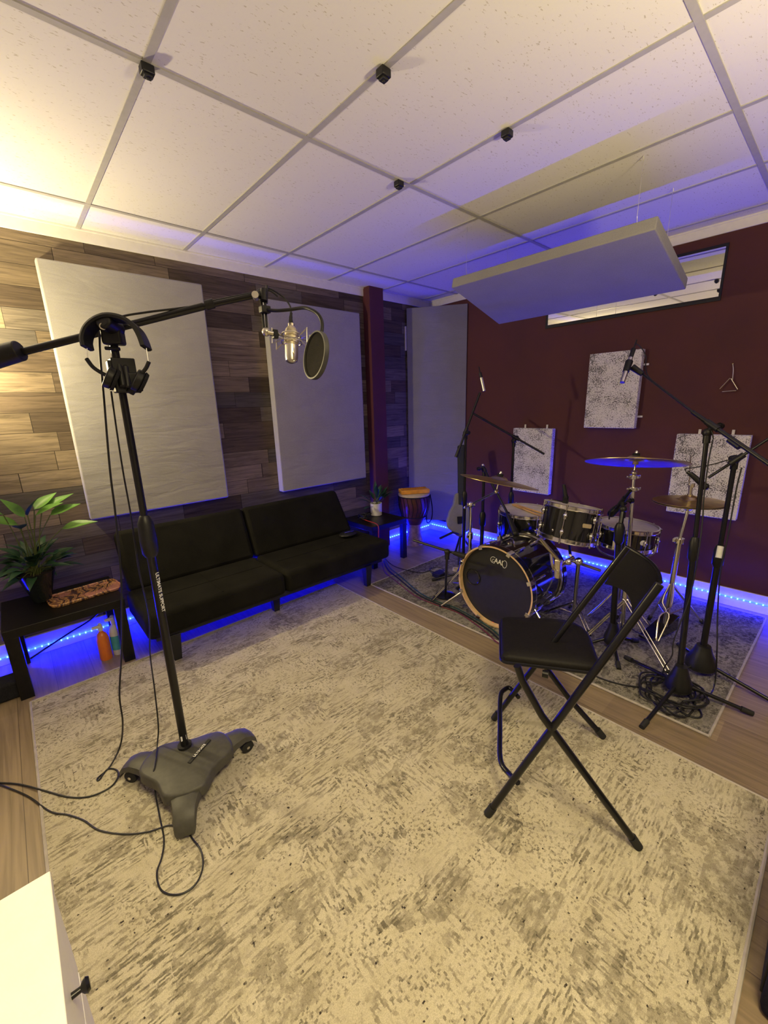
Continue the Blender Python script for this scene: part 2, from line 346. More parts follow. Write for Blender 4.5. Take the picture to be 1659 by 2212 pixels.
class MB:
    def __init__(s): s.bm = bmesh.new()
    def _ring(s, pts): return [s.bm.verts.new(p) for p in pts]
    def _f(s, vs):
        try: s.bm.faces.new(vs)
        except ValueError: pass
    def loft(s, rings, closed=True, cap0=True, cap1=True):
        R_ = [s._ring(r) for r in rings]; n = len(R_[0])
        for a, b_ in zip(R_, R_[1:]):
            for i in range(n if closed else n - 1):
                j = (i + 1) % n; s._f([a[i], a[j], b_[j], b_[i]])
        if cap0 and n > 2: s._f(list(reversed(R_[0])))
        if cap1 and n > 2: s._f(R_[-1])
        return s
    def cyl(s, a, b_, r, r2=None, seg=16, cap=True):
        a, b_ = Vector(a), Vector(b_); r2 = r if r2 is None else r2
        mm = frame(a, b_ - a); h = (b_ - a).length
        rg = lambda rr, z: [mm @ Vector((rr * math.cos(2 * PI * i / seg), rr * math.sin(2 * PI * i / seg), z)) for i in range(seg)]
        return s.loft([rg(r, 0), rg(r2, h)], True, cap, cap)
    def tube(s, pts, r, seg=8, sm=6, closed=False, cap=True):
        P = smooth_path(pts, sm) if sm else [Vector(p) for p in pts]
        Q = [P[0]]
        for p_ in P[1:]:
            if (p_ - Q[-1]).length > 1e-5: Q.append(p_)
        P = Q
        rings = []; prev = None
        for i, p_ in enumerate(P):
            if closed: t = P[(i + 1) % len(P)] - P[i - 1]
            else: t = P[min(i + 1, len(P) - 1)] - P[max(i - 1, 0)]
            t.normalize()
            if prev is None:
                x = Vector((0, 0, 1)) if abs(t.z) < 0.9 else Vector((1, 0, 0))
                x = (x - t * x.dot(t)).normalized()
            else: x = (prev - t * prev.dot(t)).normalized()
            prev = x; y = t.cross(x)
            rr = r[min(i * len(r) // len(P), len(r) - 1)] if isinstance(r, (list, tuple)) else r
            rings.append([p_ + (x * math.cos(2 * PI * k / seg) + y * math.sin(2 * PI * k / seg)) * rr for k in range(seg)])
        if closed: rings.append(rings[0]); return s.loft(rings, True, False, False)
        return s.loft(rings, True, cap, cap)
    def lathe(s, prof, mm=Matrix.Identity(4), seg=40, cap0=False, cap1=False):
        rings = [[mm @ Vector((max(r, 1e-5) * math.cos(2 * PI * i / seg), max(r, 1e-5) * math.sin(2 * PI * i / seg), z)) for i in range(seg)] for r, z in prof]
        return s.loft(rings, True, cap0, cap1)
    def box(s, c, size, mm=None):
        c = Vector(c); hx, hy, hz = (q / 2 for q in size)
        v = [Vector((x, y, z)) for z in (-hz, hz) for x, y in ((-hx, -hy), (hx, -hy), (hx, hy), (-hx, hy))]
        v = [(mm @ (p_ + c)) if mm is not None else p_ + c for p_ in v]
        V_ = [s.bm.verts.new(p_) for p_ in v]
        for f in ((3, 2, 1, 0), (4, 5, 6, 7), (0, 1, 5, 4), (1, 2, 6, 5), (2, 3, 7, 6), (3, 0, 4, 7)): s._f([V_[i] for i in f])
        return s
    def hexa(s, bottom, top):
        B = s._ring(bottom); T_ = s._ring(top)
        s._f(list(reversed(B))); s._f(T_)
        for i in range(4): s._f([B[i], B[(i + 1) % 4], T_[(i + 1) % 4], T_[i]])
        return s
    def beam(s, a, b_, w, h, up=(0, 0, 1)):
        a, b_ = Vector(a), Vector(b_); z = (b_ - a).normalized(); u = Vector(up); x = u.cross(z).normalized(); y = z.cross(x)
        rg = lambda p_: [p_ + x * (sx * w / 2) + y * (sy * h / 2) for sx, sy in ((-1, -1), (1, -1), (1, 1), (-1, 1))]
        return s.loft([rg(a), rg(b_)])
    def prism(s, poly, z0, z1, mm=Matrix.Identity(4)):
        return s.loft([[mm @ Vector((x, y, z0)) for x, y in poly], [mm @ Vector((x, y, z1)) for x, y in poly]])
    def ball(s, c, r, sx=1, sy=1, sz=1, seg=16, mm=None):
        c = Vector(c); rings = []
        n = seg // 2
        for j in range(n + 1):
            a = -PI / 2 + PI * j / n; rr = max(math.cos(a) * r, 1e-5)
            q = [Vector((rr * math.cos(2 * PI * i / seg) * sx, rr * math.sin(2 * PI * i / seg) * sy, r * math.sin(a) * sz)) for i in range(seg)]
            rings.append([(mm @ p_ if mm is not None else p_) + c for p_ in q])
        return s.loft(rings, True, False, False)
    def torus(s, mm, R_, r, seg=40, rs=8):
        return s.tube([mm @ Vector((R_ * math.cos(2 * PI * i / seg), R_ * math.sin(2 * PI * i / seg), 0)) for i in range(seg)], r, rs, 0, True)
    def leaf(s, base, d, up, ln, w, droop=0.3, fold=0.15, seg=8):
        base, d = Vector(base), Vector(d).normalized(); up = Vector(up); side = d.cross(up).normalized(); up = side.cross(d).normalized()
        rows = []
        for i in range(seg + 1):
            t = i / seg; ww = w * math.sin(PI * min(1, t ** 0.75)) * (1 - 0.25 * t) + 0.001
            c = base + d * (ln * t) - up * (droop * ln * t * t)
            rows.append([c - side * ww / 2 + up * fold * ww, c - side * ww / 4 + up * fold * ww * .3, c, c + side * ww / 4 + up * fold * ww * .3, c + side * ww / 2 + up * fold * ww])
        lo = [[p_ - up * 0.0012 for p_ in r_] for r_ in rows]
        rings = [r_ + list(reversed(q)) for r_, q in zip(rows, lo)]
        return s.loft(rings)
    def build(s, name, mat, parent=None, loc=None, ang=40, bev=0, sub=0):
        root = parent
        while root is not None and root.parent is not None: root = root.parent
        off = root.location.copy() if root is not None else (Vector(loc) if loc is not None else Vector((0, 0, 0)))
        bmesh.ops.remove_doubles(s.bm, verts=s.bm.verts, dist=1e-6)
        bmesh.ops.recalc_face_normals(s.bm, faces=s.bm.faces)
        bmesh.ops.translate(s.bm, verts=s.bm.verts, vec=-off)
        me = bpy.data.meshes.new(name); s.bm.to_mesh(me); s.bm.free()
        me.polygons.foreach_set('use_smooth', [True] * len(me.polygons))
        me.set_sharp_from_angle(angle=math.radians(ang))
        me.materials.append(M[mat] if isinstance(mat, str) else mat)
        o = bpy.data.objects.new(name, me); COL.objects.link(o)
        if parent is not None: o.parent = parent
        else: o.location = off
        if bev:
            bv = o.modifiers.new('bevel', 'BEVEL'); bv.width = bev; bv.segments = 3; bv.limit_method = 'ANGLE'; bv.angle_limit = math.radians(40)
        if sub:
            ss = o.modifiers.new('sub', 'SUBSURF'); ss.levels = sub; ss.render_levels = sub
        return o

def tag(o, label, cat, group=None):
    o['label'] = label; o['category'] = cat
    if group: o['group'] = group
    return o
def thing(name, label, cat, loc, group=None):
    o = bpy.data.objects.new(name, None); COL.objects.link(o); o.location = Vector(loc); o.empty_display_size = 0.05
    return tag(o, label, cat, group)
def struct(o): o['kind'] = 'structure'; return o
def text_mesh(name, body, mm, size, mat, parent, depth=0.0006, squash=1.0):
    cu = bpy.data.curves.new(name, 'FONT'); cu.body = body; cu.size = size; cu.extrude = depth; cu.align_x = 'CENTER'; cu.align_y = 'CENTER'; cu.offset = size * 0.012
    tmp = bpy.data.objects.new(name, cu); COL.objects.link(tmp)
    dg = bpy.context.evaluated_depsgraph_get(); me = bpy.data.meshes.new_from_object(tmp.evaluated_get(dg))
    bpy.data.objects.remove(tmp)
    root = parent
    while root.parent is not None: root = root.parent
    S = Matrix.Diagonal((squash, 1, 1, 1))
    me.transform(Matrix.Translation(-root.location) @ mm @ S)
    me.materials.clear(); me.materials.append(M[mat])
    me.name = name
    o = bpy.data.objects.new(name, me); COL.objects.link(o); o.parent = parent
    return o

# ================================================================== ROOM
XR, YW, HC = 3.80, 0.40, 2.61
XL, YB = -1.9, -5.0
struct(MB().box(((XL + XR) / 2, (YB + YW) / 2, -0.05), (XR - XL + 0.4, YW - YB + 0.4, 0.1)).build('floor', 'floor'))
ceil = struct(MB().box(((XL + XR) / 2, (YB + YW) / 2, HC + 0.05), (XR - XL + 0.4, YW - YB + 0.4, 0.1)).build('ceiling', 'tile'))
g = MB()
for i in range(-3, 7):
    x = 0.6096 * i
    if XL < x < XR: g.box((x, (YB + YW) / 2, HC - 0.002), (0.024, YW - YB, 0.004))
for j in range(-1, 5):
    y = -1.2192 * j
    if YB < y < YW: g.box(((XL + XR) / 2, y, HC - 0.0025), (XR - XL, 0.024, 0.005))
struct(g.build('grid', 'grid_metal', ceil))
struct(MB().box(((XL + XR) / 2, YW + 0.05, HC / 2), (XR - XL + 0.2, 0.1, HC)).build('wall_left', 'plank_wall'))
struct(MB().box((XR + 0.05, (YB + YW) / 2, HC / 2), (0.1, YW - YB + 0.2, HC)).build('wall_right', 'red_wall'))
M['plain_wall'] = simple('plain_wall_paint', (0.40, 0.37, 0.33), 0.8, var=0.05, scale=3)
struct(MB().box((XL - 0.05, (YB + YW) / 2, HC / 2), (0.1, YW - YB + 0.2, HC)).build('wall_front', 'plain_wall'))
struct(MB().box(((XL + XR) / 2, YB - 0.05, HC / 2), (XR - XL + 0.2, 0.1, HC)).build('wall_back', 'plain_wall'))
# crown boards
struct(MB().box(((XL + XR) / 2, YW - 0.006, HC - 0.037), (XR - XL, 0.012, 0.074)).box(((XL + XR) / 2, YW - 0.010, HC - 0.006), (XR - XL, 0.020, 0.012)).build('trim_1', 'trim_white', bev=0.002))
struct(MB().box((XR - 0.006, (YB + YW) / 2, HC - 0.034), (0.012, YW - YB, 0.068)).box((XR - 0.010, (YB + YW) / 2, HC - 0.006), (0.020, YW - YB, 0.012)).build('trim_2', 'trim_white', bev=0.002))
# baseboards
struct(MB().box(((XL + XR) / 2, YW - 0.007, 0.068), (XR - XL, 0.014, 0.136)).build('baseboard_left', 'trim_white', bev=0.003))
struct(MB().box((XR - 0.007, (YB + YW) / 2, 0.068), (0.014, YW - YB, 0.136)).build('baseboard_right', 'trim_white', bev=0.003))
# boxed-in column
struct(MB().box((2.93, YW - 0.05, HC / 2), (0.175, 0.10, HC)).build('trim_3', 'red_paint', bev=0.002))

# high window in the red wall, recess shade built as black strips, reflecting pane
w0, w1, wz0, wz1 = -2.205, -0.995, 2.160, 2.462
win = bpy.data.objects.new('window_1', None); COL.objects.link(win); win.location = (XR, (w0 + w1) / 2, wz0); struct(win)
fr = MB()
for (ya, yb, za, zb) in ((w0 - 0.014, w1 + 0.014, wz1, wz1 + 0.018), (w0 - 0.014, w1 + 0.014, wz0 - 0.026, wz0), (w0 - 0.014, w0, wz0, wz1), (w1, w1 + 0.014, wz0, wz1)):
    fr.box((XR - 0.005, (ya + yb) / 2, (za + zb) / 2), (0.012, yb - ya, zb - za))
fr.build('recess_shade', 'black_matte', win)
tilt = math.radians(0.85)
hz = (wz1 - wz0) / 2; dx = math.tan(tilt) * hz
pz = MB().hexa([(XR - 0.004 - 0.001 + dx, w0, wz0), (XR + 0.01, w0, wz0), (XR + 0.01, w1, wz0), (XR - 0.005 + dx, w1, wz0)],
               [(XR - 0.005 - dx, w0, wz1), (XR + 0.01, w0, wz1), (XR + 0.01, w1, wz1), (XR - 0.005 - dx, w1, wz1)])
pane = pz.build('pane', 'glass', win, ang=10)

# ------------------------------------------------------------------ rugs
def rug(name, label, c, mat):
    """c: four corners in order, on the floor"""
    root = thing(name, label, 'rug', sum((Vector(q) for q in c), Vector()) / 4)
    MB().hexa([(x, y, 0.0) for x, y, z in c], [(x, y, 0.009) for x, y, z in c]).build('pile', mat, root)
    e = MB()
    for i in range(4):
        a, b_ = Vector(c[i]), Vector(c[(i + 1) % 4]); e.tube([a + Vector((0, 0, .006)), b_ + Vector((0, 0, .006))], 0.0062, 8, 0)
    e.build('binding', 'rug_edge', root)
    return root
rug('area_rug', 'large beige and grey distressed area rug in the middle of the floor', [(-0.13, -2.99, 0), (1.94, -2.99, 0), (1.965, -0.13, 0), (-0.125, -0.19, 0)], 'rug_big')
rug('drum_rug', 'grey faded patterned rug lying under the drum kit', [(2.168, -2.745, 0), (3.72, -2.775, 0), (3.72, -0.36, 0), (2.168, -0.36, 0)], 'rug_drum')

# ------------------------------------------------------------------ wall panels on the plank wall
def wall_panel(label, x0, x1, z0, z1, yf, grp):
    root = thing('acoustic_panel', label, 'acoustic panel', ((x0 + x1) / 2, YW, z0), grp)
    mb = MB(); nx, nz = 12, 18
    rnd = random.Random(x0)
    b1 = MB().box(((x0 + x1) / 2, (yf + YW) / 2 - .001, (z0 + z1) / 2), (x1 - x0, YW - yf - .002, z1 - z0))
    b1.build('cloth_cover', 'panel_cloth', root, bev=0.010)
    return root
wall_panel('grey cloth acoustic panel on plank wall behind the boom stand, beside the leafy plant', 0.365, 1.296, 0.835, 2.395, 0.335, 'grey wall acoustic panels')
wall_panel('grey cloth acoustic panel on plank wall beside the red column', 1.775, 2.735, 0.800, 2.365, 0.325, 'grey wall acoustic panels')
# corner trap
a, b_ = Vector((3.411, 0.375, 0)), Vector((3.785, -0.132, 0)); d = (b_ - a).normalized(); n = Vector((-d.y, d.x, 0)); n = n if n.x > 0 else -n
ct = thing('bass_trap', 'tall grey cloth panel standing across the corner of the room', 'acoustic panel', ((a + b_) / 2 + Vector((0, 0, 0.20))), 'grey wall acoustic panels')
th = n * 0.045
MB().hexa([a + Vector((0, 0, .2)), b_ + Vector((0, 0, .2)), b_ + Vector((0, 0, .2)) + th * .3, a + Vector((0, 0, .2)) + th * .3], [a + Vector((0, 0, 2.495)), b_ + Vector((0, 0, 2.495)), b_ + Vector((0, 0, 2.495)) + th * .3, a + Vector((0, 0, 2.495)) + th * .3]).build('cloth_cover', 'trap_cloth', ct, bev=0.004)
MB().box((3.405, 0.388, 2.2), (0.008, 0.018, 0.24)).build('bracket', 'trim_white', ct)

# speckled absorbers on the red wall
def speckled(label, y0, y1, z0, z1, hooks):
    root = thing('foam_absorber', label, 'acoustic panel', (XR, (y0 + y1) / 2, z0), 'speckled wall absorbers')
    MB().box((XR - 0.031, (y0 + y1) / 2, (z0 + z1) / 2), (0.058, y1 - y0, z1 - z0)).build('foam_board', 'speckle', root, bev=0.003)
    for hy, hz_, ver in hooks:
        mb = MB()
        if ver: mb.box((XR - 0.010, hy, hz_ + 0.012), (0.008, 0.016, 0.042)).cyl((XR - .016, hy, hz_ + .022), (XR - .010, hy, hz_ + .022), .004)
        else: mb.box((XR - 0.010, hy - 0.010, hz_), (0.008, 0.055, 0.014)).cyl((XR - .016, hy - .025, hz_), (XR - .010, hy - .025, hz_), .004)
        mb.build('hook', 'trim_white', root, bev=0.001)
    return root
speckled('small white black-speckled foam panel on red wall behind the crash cymbal', -1.138, -0.742, 0.650, 1.265, [(-0.84, 1.265, 1), (-1.06, 1.265, 1)])
speckled('white black-speckled foam panel hung highest on the red wall', -1.80, -1.412, 1.280, 1.872, [(-1.80, 1.76, 0), (-1.80, 1.37, 0)])
speckled('white black-speckled foam panel on red wall behind the hi-hat', -2.515, -2.093, 0.655, 1.246, [(-2.22, 1.246, 1), (-2.41, 1.246, 1)])

# hanging cloud
cl0, cl1 = [(2.44, -2.195, 2.262), (2.44, -1.005, 2.262)], [(3.05, -2.195, 2.098), (3.05, -0.985, 2.098)]
up = Vector((0.26, 0, 0.965)); T_ = 0.062
cloud = thing('ceiling_cloud', 'rectangular cloth acoustic panel hanging from the ceiling in front of the high window', 'acoustic panel', (2.745, -1.6, 2.18))
B4 = [Vector(cl0[0]), Vector(cl1[0]), Vector(cl1[1]), Vector(cl0[1])]
MB().hexa(B4, [p_ + up * T_ for p_ in B4]).build('cloth_cover', 'cloud_cloth', cloud, bev=0.006)
for (x, y, z) in ((2.50, -2.09, 2.31), (2.50, -1.08, 2.31), (2.98, -2.09, 2.18), (2.98, -1.08, 2.18)):
    wr = MB(); wr.tube([(x, y, z - 0.005), (x + .004, y, z + 0.03), (x, y, z + .05)], 0.0016, 6, 3); wr.cyl((x, y, z + .05), (x, y, HC - 0.004), 0.0011, seg=6)
    wr.tube([(x, y, HC - 0.002), (x + 0.006, y, HC - 0.02), (x, y, HC - 0.03)], 0.0016, 6, 3)
    wr.build('hanging_wire', 'wire', cloud)

# ceiling clips
for lab, (x, y) in (('small black clip on a ceiling grid crossing, leftmost of the four clips', (0.611, -1.217)),
                    ('small black clip on the ceiling grid, topmost right of the leftmost clip', (1.215, -1.697)),
                    ('small black clip on the ceiling grid, nearest to the hanging panel', (1.829, -1.786)),
                    ('small black clip on the ceiling grid, lowest in the photo above the condenser microphone', (1.756, -1.216))):
    c = thing('ceiling_clip', lab, 'clip', (x, y, HC - 0.03), 'black ceiling grid clips')
    MB().box((x, y, HC - 0.018), (0.040, 0.036, 0.026)).build('clip_body', 'black_plastic', c, bev=0.004)
    MB().box((x, y, HC - 0.034), (0.026, 0.024, 0.008)).cyl((x, y, HC - .042), (x, y, HC - .034), .006).build('clip_jaw', 'black_matte', c, bev=0.002)

# ------------------------------------------------------------------ LED strips (tape + single diodes)
def led_strip(label, a, b_, step, hidden=None):
    a, b_ = Vector(a), Vector(b_)
    root = thing('light_strip', label, 'light strip', a)
    d = (b_ - a).normalized()
    MB().beam(a, b_, 0.010, 0.004, up=(0, 0, 1) if True else None).build('tape', 'led_tape', root)
    n = int((b_ - a).length / step); me = None
    inn = Vector((-1, 0, 0)) if abs(d.y) > 0.5 else Vector((0, -1, 0))
    for k in range(n):
        p_ = a + d * (step * (k + 0.5)) + inn * 0.006
        if hidden and hidden[0] < p_.x < hidden[1]: continue
        if p_.y < -2.86 or p_.x < -.40: continue
        if me is None:
            dm = MB().box(p_, (0.007, 0.007, 0.008)).build('diode', 'led_diode', root); me = dm.data; p0 = p_.copy()
        else:
            c = bpy.data.objects.new('diode', me); COL.objects.link(c); c.parent = root; c.location = p_ - p0
    return root
led_strip('blue glowing light strip along the baseboard of the red wall', (XR - 0.018, -3.25, 0.072), (XR - 0.018, YW - 0.02, 0.072), 0.035)
led_strip('blue glowing light strip along the baseboard of the plank wall', (-0.9, YW - 0.018, 0.055), (XR - 0.02, YW - 0.018, 0.055), 0.034, (0.60, 2.30))

# ================================================================== SOFA
sx0, sx1, smid = 0.44, 2.36, 1.345
sofa = thing('futon_sofa', 'armless black futon sofa along the plank wall', 'sofa', ((sx0 + sx1) / 2, -0.1, 0))
for x0, x1 in ((sx0, smid - 0.004), (smid + 0.004, sx1)):
    mb = MB().box(((x0 + x1) / 2, -0.165, 0.30), (x1 - x0, 0.51, 0.165))
    mb.build('seat_cushion', 'sofa_cloth', sofa, bev=0.035)
    # tilted back
    p0, p1 = Vector((0, 0.055, 0.375)), Vector((0, 0.205, 0.765)); dv = (p1 - p0).normalized(); nv = Vector((0, dv.z, -dv.y))
    xa, xb = (x0 + 0.02, x1) if x0 == sx0 else (x0, x1 - 0.10)
    bt = [Vector((xa, p0.y, p0.z)), Vector((xb + (0.06 if x1 == sx1 else 0), p0.y, p0.z)), Vector((xb + (0.06 if x1 == sx1 else 0), p0.y, p0.z)) + nv * .115, Vector((xa, p0.y, p0.z)) + nv * .115]
    tp = [Vector((xa, p1.y, p1.z)), Vector((xb, p1.y, p1.z)), Vector((xb, p1.y, p1.z)) + nv * .115, Vector((xa, p1.y, p1.z)) + nv * .115]
    MB().hexa(bt, tp).build('back_cushion', 'sofa_cloth', sofa, bev=0.032)
st = MB()
for x in (0.90, 1.80):
    st.tube([(x, -0.40, 0.384), (x, -0.15, 0.3835), (x, 0.03, 0.384)], 0.003, 6, 3)
st.tube([(sx0 + .06, -0.17, 0.3835), (smid - .06, -0.17, 0.3835)], 0.003, 6, 0).tube([(smid + .06, -0.17, 0.3835), (sx1 - .06, -0.17, 0.3835)], 0.003, 6, 0)
st.build('stitching', 'sofa_cloth', sofa)
MB().box(((sx0 + sx1) / 2, -0.15, 0.200), (sx1 - sx0 - 0.10, 0.42, 0.045)).build('frame', 'black_matte', sofa, bev=0.004)
for x, y in ((0.59, -0.335), (1.345, -0.20), (2.145, -0.345), (0.59, 0.10), (2.145, 0.10)):
    MB().loft([[(x + sx_ * w_, y + sy_ * w_, z) for sx_, sy_ in ((-1, -1), (1, -1), (1, 1), (-1, 1))] for z, w_ in ((0.0 if y > -0.15 or x > 2 else 0.009, 0.022), (0.19, 0.034))]).build('leg', 'black_matte', sofa, bev=0.004)
MB().ball(D(300, 1338, 3.02), 0.008).build('bolt', 'chrome', sofa)

# ================================================================== SIDE TABLES
def side_table(label, x0, x1, y0, y1, zt, lw=0.05):
    t = thing('side_table', label, 'table', ((x0 + x1) / 2, (y0 + y1) / 2, 0), 'black side tables')
    MB().box(((x0 + x1) / 2, (y0 + y1) / 2, zt - 0.025), (x1 - x0, y1 - y0, 0.05)).build('table_top', 'table_black', t, bev=0.003)
    for x in (x0 + lw / 2 + .003, x1 - lw / 2 - .003):
        for y in (y0 + lw / 2 + .003, y1 - lw / 2 - .003):
            MB().box((x, y, (zt - 0.05) / 2), (lw, lw, zt - 0.05)).build('leg', 'table_black', t, bev=0.002)
    return t
side_table('black side table left of the sofa under the leafy plant', -0.165, 0.40, -0.135, 0.365, 0.42, 0.06)
side_table('black side table between the sofa and the djembe drum', 2.42, 2.875, -0.115, 0.36, 0.42)

# tray on left table
pts = [Z(106, 1300, .425), Z(116, 1270, .425), Z(246, 1236, .425), Z(257, 1262, .425)]
tc_ = Vector((0.235, 0.125, 0.42))
tray = thing('serving_tray', 'long orange and brown marbled tray on left side table', 'tray', tc_)
poly = []
hw, hh, rr = 0.185, 0.105, 0.05
for cx, cy, a0 in ((hw - rr, hh - rr, 0), (-hw + rr, hh - rr, 90), (-hw + rr, -hh + rr, 180), (hw - rr, -hh + rr, 270)):
    for k in range(7): poly.append((cx + rr * math.cos(math.radians(a0 + 15 * k)), cy + rr * math.sin(math.radians(a0 + 15 * k))))
tm = Matrix.Translation(tc_) @ Matrix.Rotation(math.radians(6), 4, 'Z')
MB().prism(poly, 0.001, 0.011, tm).build('tray_bed', 'marble', tray, bev=0.002)
rim = MB(); rim.tube([tm @ Vector((x, y, 0.014)) for x, y in poly], 0.006, 8, 0, True); rim.build('tray_rim', 'marble', tray)

# big plant in dark vase
px, py = 0.03, 0.20
plant = thing('potted_plant', 'big leafy green plant in a dark vase on left side table', 'plant', (px, py, 0.42))
MB().lathe([(0.035, 0.421), (0.045, 0.425), (0.055, 0.47), (0.080, 0.56), (0.095, 0.61), (0.088, 0.61), (0.072, 0.56), (0.05, 0.48), (0.0, 0.46)], Matrix.Translation((px, py, 0)), 28, cap0=True).build('vase', 'pot_dark', plant)
MB().cyl((px, py, 0.585), (px, py, 0.598), 0.078, seg=24).build('soil', 'soil', plant)
fo, fd, stems = MB(), MB(), MB()
rnd = random.Random(5)
targets = [(-40, 1120, .20), (10, 1085, .22), (75, 1078, .10), (125, 1090, .05), (165, 1092, .18), (150, 1070, .2), (115, 1070, .22), (200, 1128, .0), (40, 1135, .02), (-60, 1100, .1)]
for k, (u, v, yy) in enumerate(targets):
    tip = YP(u, v, yy); base = Vector((px + rnd.uniform(-.03, .03), py + rnd.uniform(-.03, .03), 0.59))
    hd_ = (tip - base); hd_.z *= .25; hd_.normalize(); ln_ = rnd.uniform(.13, .17)
    st_ = tip - hd_ * ln_ + Vector((0, 0, .01))
    if (st_ - base).dot(hd_) < 0: st_ = base + Vector((0, 0, max(.08, st_.z - base.z)))
    stems.tube([base, base.lerp(st_, .5) + Vector((0, 0, .04)), st_], 0.0028, 6, 5)
    (fo if k not in (2, 8) else fd).leaf(st_, tip - st_ + Vector((0, 0, .015)), (0, -0.55, 1), ln_ + .02, rnd.uniform(.06, .075), 0.12)
for k in range(46):
    a = rnd.uniform(0, 2 * PI); el = rnd.uniform(0.1, 1.2)
    d = Vector((math.cos(a) * math.cos(el), math.sin(a) * math.cos(el) * .8, math.sin(el)))
    base = Vector((px, py, 0.59)); st_ = base + d * rnd.uniform(.07, .16)
    if (st_ + d * .18).y > YW - .05: d.y = -abs(d.y)
    stems.tube([base, base.lerp(st_, .5) + Vector((0, 0, .02)), st_], 0.0025, 6, 4)
    fd.leaf(st_, d, (0, -0.3, 1), rnd.uniform(.09, .13), rnd.uniform(.04, .06), 0.6)
fo.build('foliage', 'leaf', plant); fd.build('foliage', 'leaf_dark', plant); stems.build('stem', 'stem', plant)  # lighter leaf colour for the lamplit tops, darker for the shaded mass below

# bottles under the left table
def bottle(name, label, p_, h, r, body, cap, extra=None):
    t = thing(name, label, 'bottle', p_, 'bottles under the side table')
    mm = Matrix.Translation(p_)
    MB().lathe([(r * .9, 0.0), (r, 0.01), (r, h * .58), (r * .75, h * .70), (r * .36, h * .76), (r * .36, h * .80)], mm, 24, True, True).build('bottle_body', body, t)
    if extra: MB().lathe([(r * 1.01, h * .14), (r * 1.01, h * .50)], mm, 24).build('bottle_label', extra, t)
    MB().lathe([(r * .42, h * .79), (r * .44, h * .84), (r * .40, h * .95), (r * .2, h)], mm, 18, True, True).box(p_ + Vector((-.02, -.012, h * .93)), (0.05, 0.016, 0.02)).build('spray_head', cap, t, bev=0.003)
    return t
bottle('spray_bottle', 'orange cleaner bottle with white spray head under left side table', Vector((0.262, 0.01, 0.0)), 0.25, 0.034, 'bottle_orange', 'bottle_white')
bottle('spray_bottle', 'white spray bottle with teal shoulder under left side table', Vector((0.335, 0.03, 0.0)), 0.27, 0.036, 'bottle_white', 'bottle_white', 'bottle_teal')
# black case at far left
cs = thing('equipment_case', 'low black case on the floor at the left edge below the side table', 'case', (-0.33, -0.02, 0))
MB().box((-0.33, -0.02, 0.052), (0.40, 0.13, 0.10)).build('case_body', 'dark_cloth', cs, bev=0.012)
MB().tube([(-0.40, -0.085, 0.06), (-0.38, -0.10, 0.065), (-0.28, -0.10, 0.065), (-0.26, -0.085, 0.06)], 0.007, 8, 4).build('case_handle', 'black_plastic', cs)

# small plant on right table
sp_ = Vector((2.745, 0.20, 0.42))
t = thing('potted_plant', 'small dark-leaved plant in a white pot on right side table', 'plant', sp_)
MB().lathe([(0.050, 0.001), (0.057, 0.004), (0.060, 0.128), (0.055, 0.128), (0.053, 0.105)], Matrix.Translation(sp_), 28, True).build('pot', 'pot_white', t)
MB().cyl(sp_ + Vector((0, 0, .100)), sp_ + Vector((0, 0, .108)), .0535, seg=20).build('soil', 'soil', t)
fo, stems = MB(), MB(); rnd = random.Random(3)
for k in range(15):
    a = rnd.uniform(0, 2 * PI); el = rnd.uniform(0.5, 1.3); d = Vector((math.cos(a) * math.cos(el), math.sin(a) * math.cos(el) * .7, math.sin(el)))
    b0 = sp_ + Vector((0, 0, .085)); s1 = b0 + d * rnd.uniform(.06, .15)
    stems.tube([b0, b0.lerp(s1, .5) + Vector((0, 0, .01)), s1], .0022, 6, 3); fo.leaf(s1, d, (0, 0, 1), rnd.uniform(.09, .14), rnd.uniform(.035, .05), .3)
for d in (Vector((.7, -.1, .5)), Vector((-.75, -.25, .15)), Vector((.55, .0, .7))):
    b0 = sp_ + Vector((0, 0, .09)); s1 = b0 + d * .14; stems.tube([b0, s1], .0022, 6, 0); fo.leaf(s1, d, (0, 0, 1), .13, .045, .15)
fo.build('foliage', 'leaf_dark', t); stems.build('stem', 'stem', t)

# things on the right table and the sofa end
cb = MB(); rnd = random.Random(8)
cc = Vector((2.53, 0.13, 0.428))
pts = []
for k in range(60):
    a = k * 0.55; r_ = .055 + .018 * math.sin(k * 1.7); pts.append(cc + Vector((math.cos(a) * r_, math.sin(a) * r_ * .9, .004 + .028 * rnd.random() + .0006 * k)))
tag(cb.tube(pts, 0.0045, 6, 3).build('cable_coil', 'cable', loc=cc), 'dark tangled coil of cable on right side table behind the sofa end', 'cable')
rc = [D(752, 1086, 3.72), D(775, 1108, 3.60), D(800, 1128, 3.50), D(810, 1140, 3.42), D(812, 1165, 3.38)]
rc = [Vector((2.50, 0.16, 0.445)), Vector((2.50, 0.04, 0.436)), Vector((2.50, -0.07, 0.432)), Vector((2.485, -0.125, 0.415)), Vector((2.475, -0.135, 0.33)), Vector((2.47, -0.14, 0.22))]
tag(MB().tube(rc, 0.0045, 6, 6).build('cable', 'red_cable', loc=rc[0]), 'thin red cable hanging over the front of right side table', 'cable')
pp = Vector((2.16, -0.08, 0.384))
t = thing('pouch', 'small black glossy pouch lying on the right end of the sofa seat', 'pouch', pp)
MB().ball(pp + Vector((0, 0, .026)), 0.09, 1.0, .7, .28, 20).build('pouch_body', 'black_plastic', t)
MB().tube([pp + Vector((-.05, -.02, .05)), pp + Vector((0, -.03, .053)), pp + Vector((.05, -.02, .05))], .003, 6, 3).build('zipper', 'chrome', t)

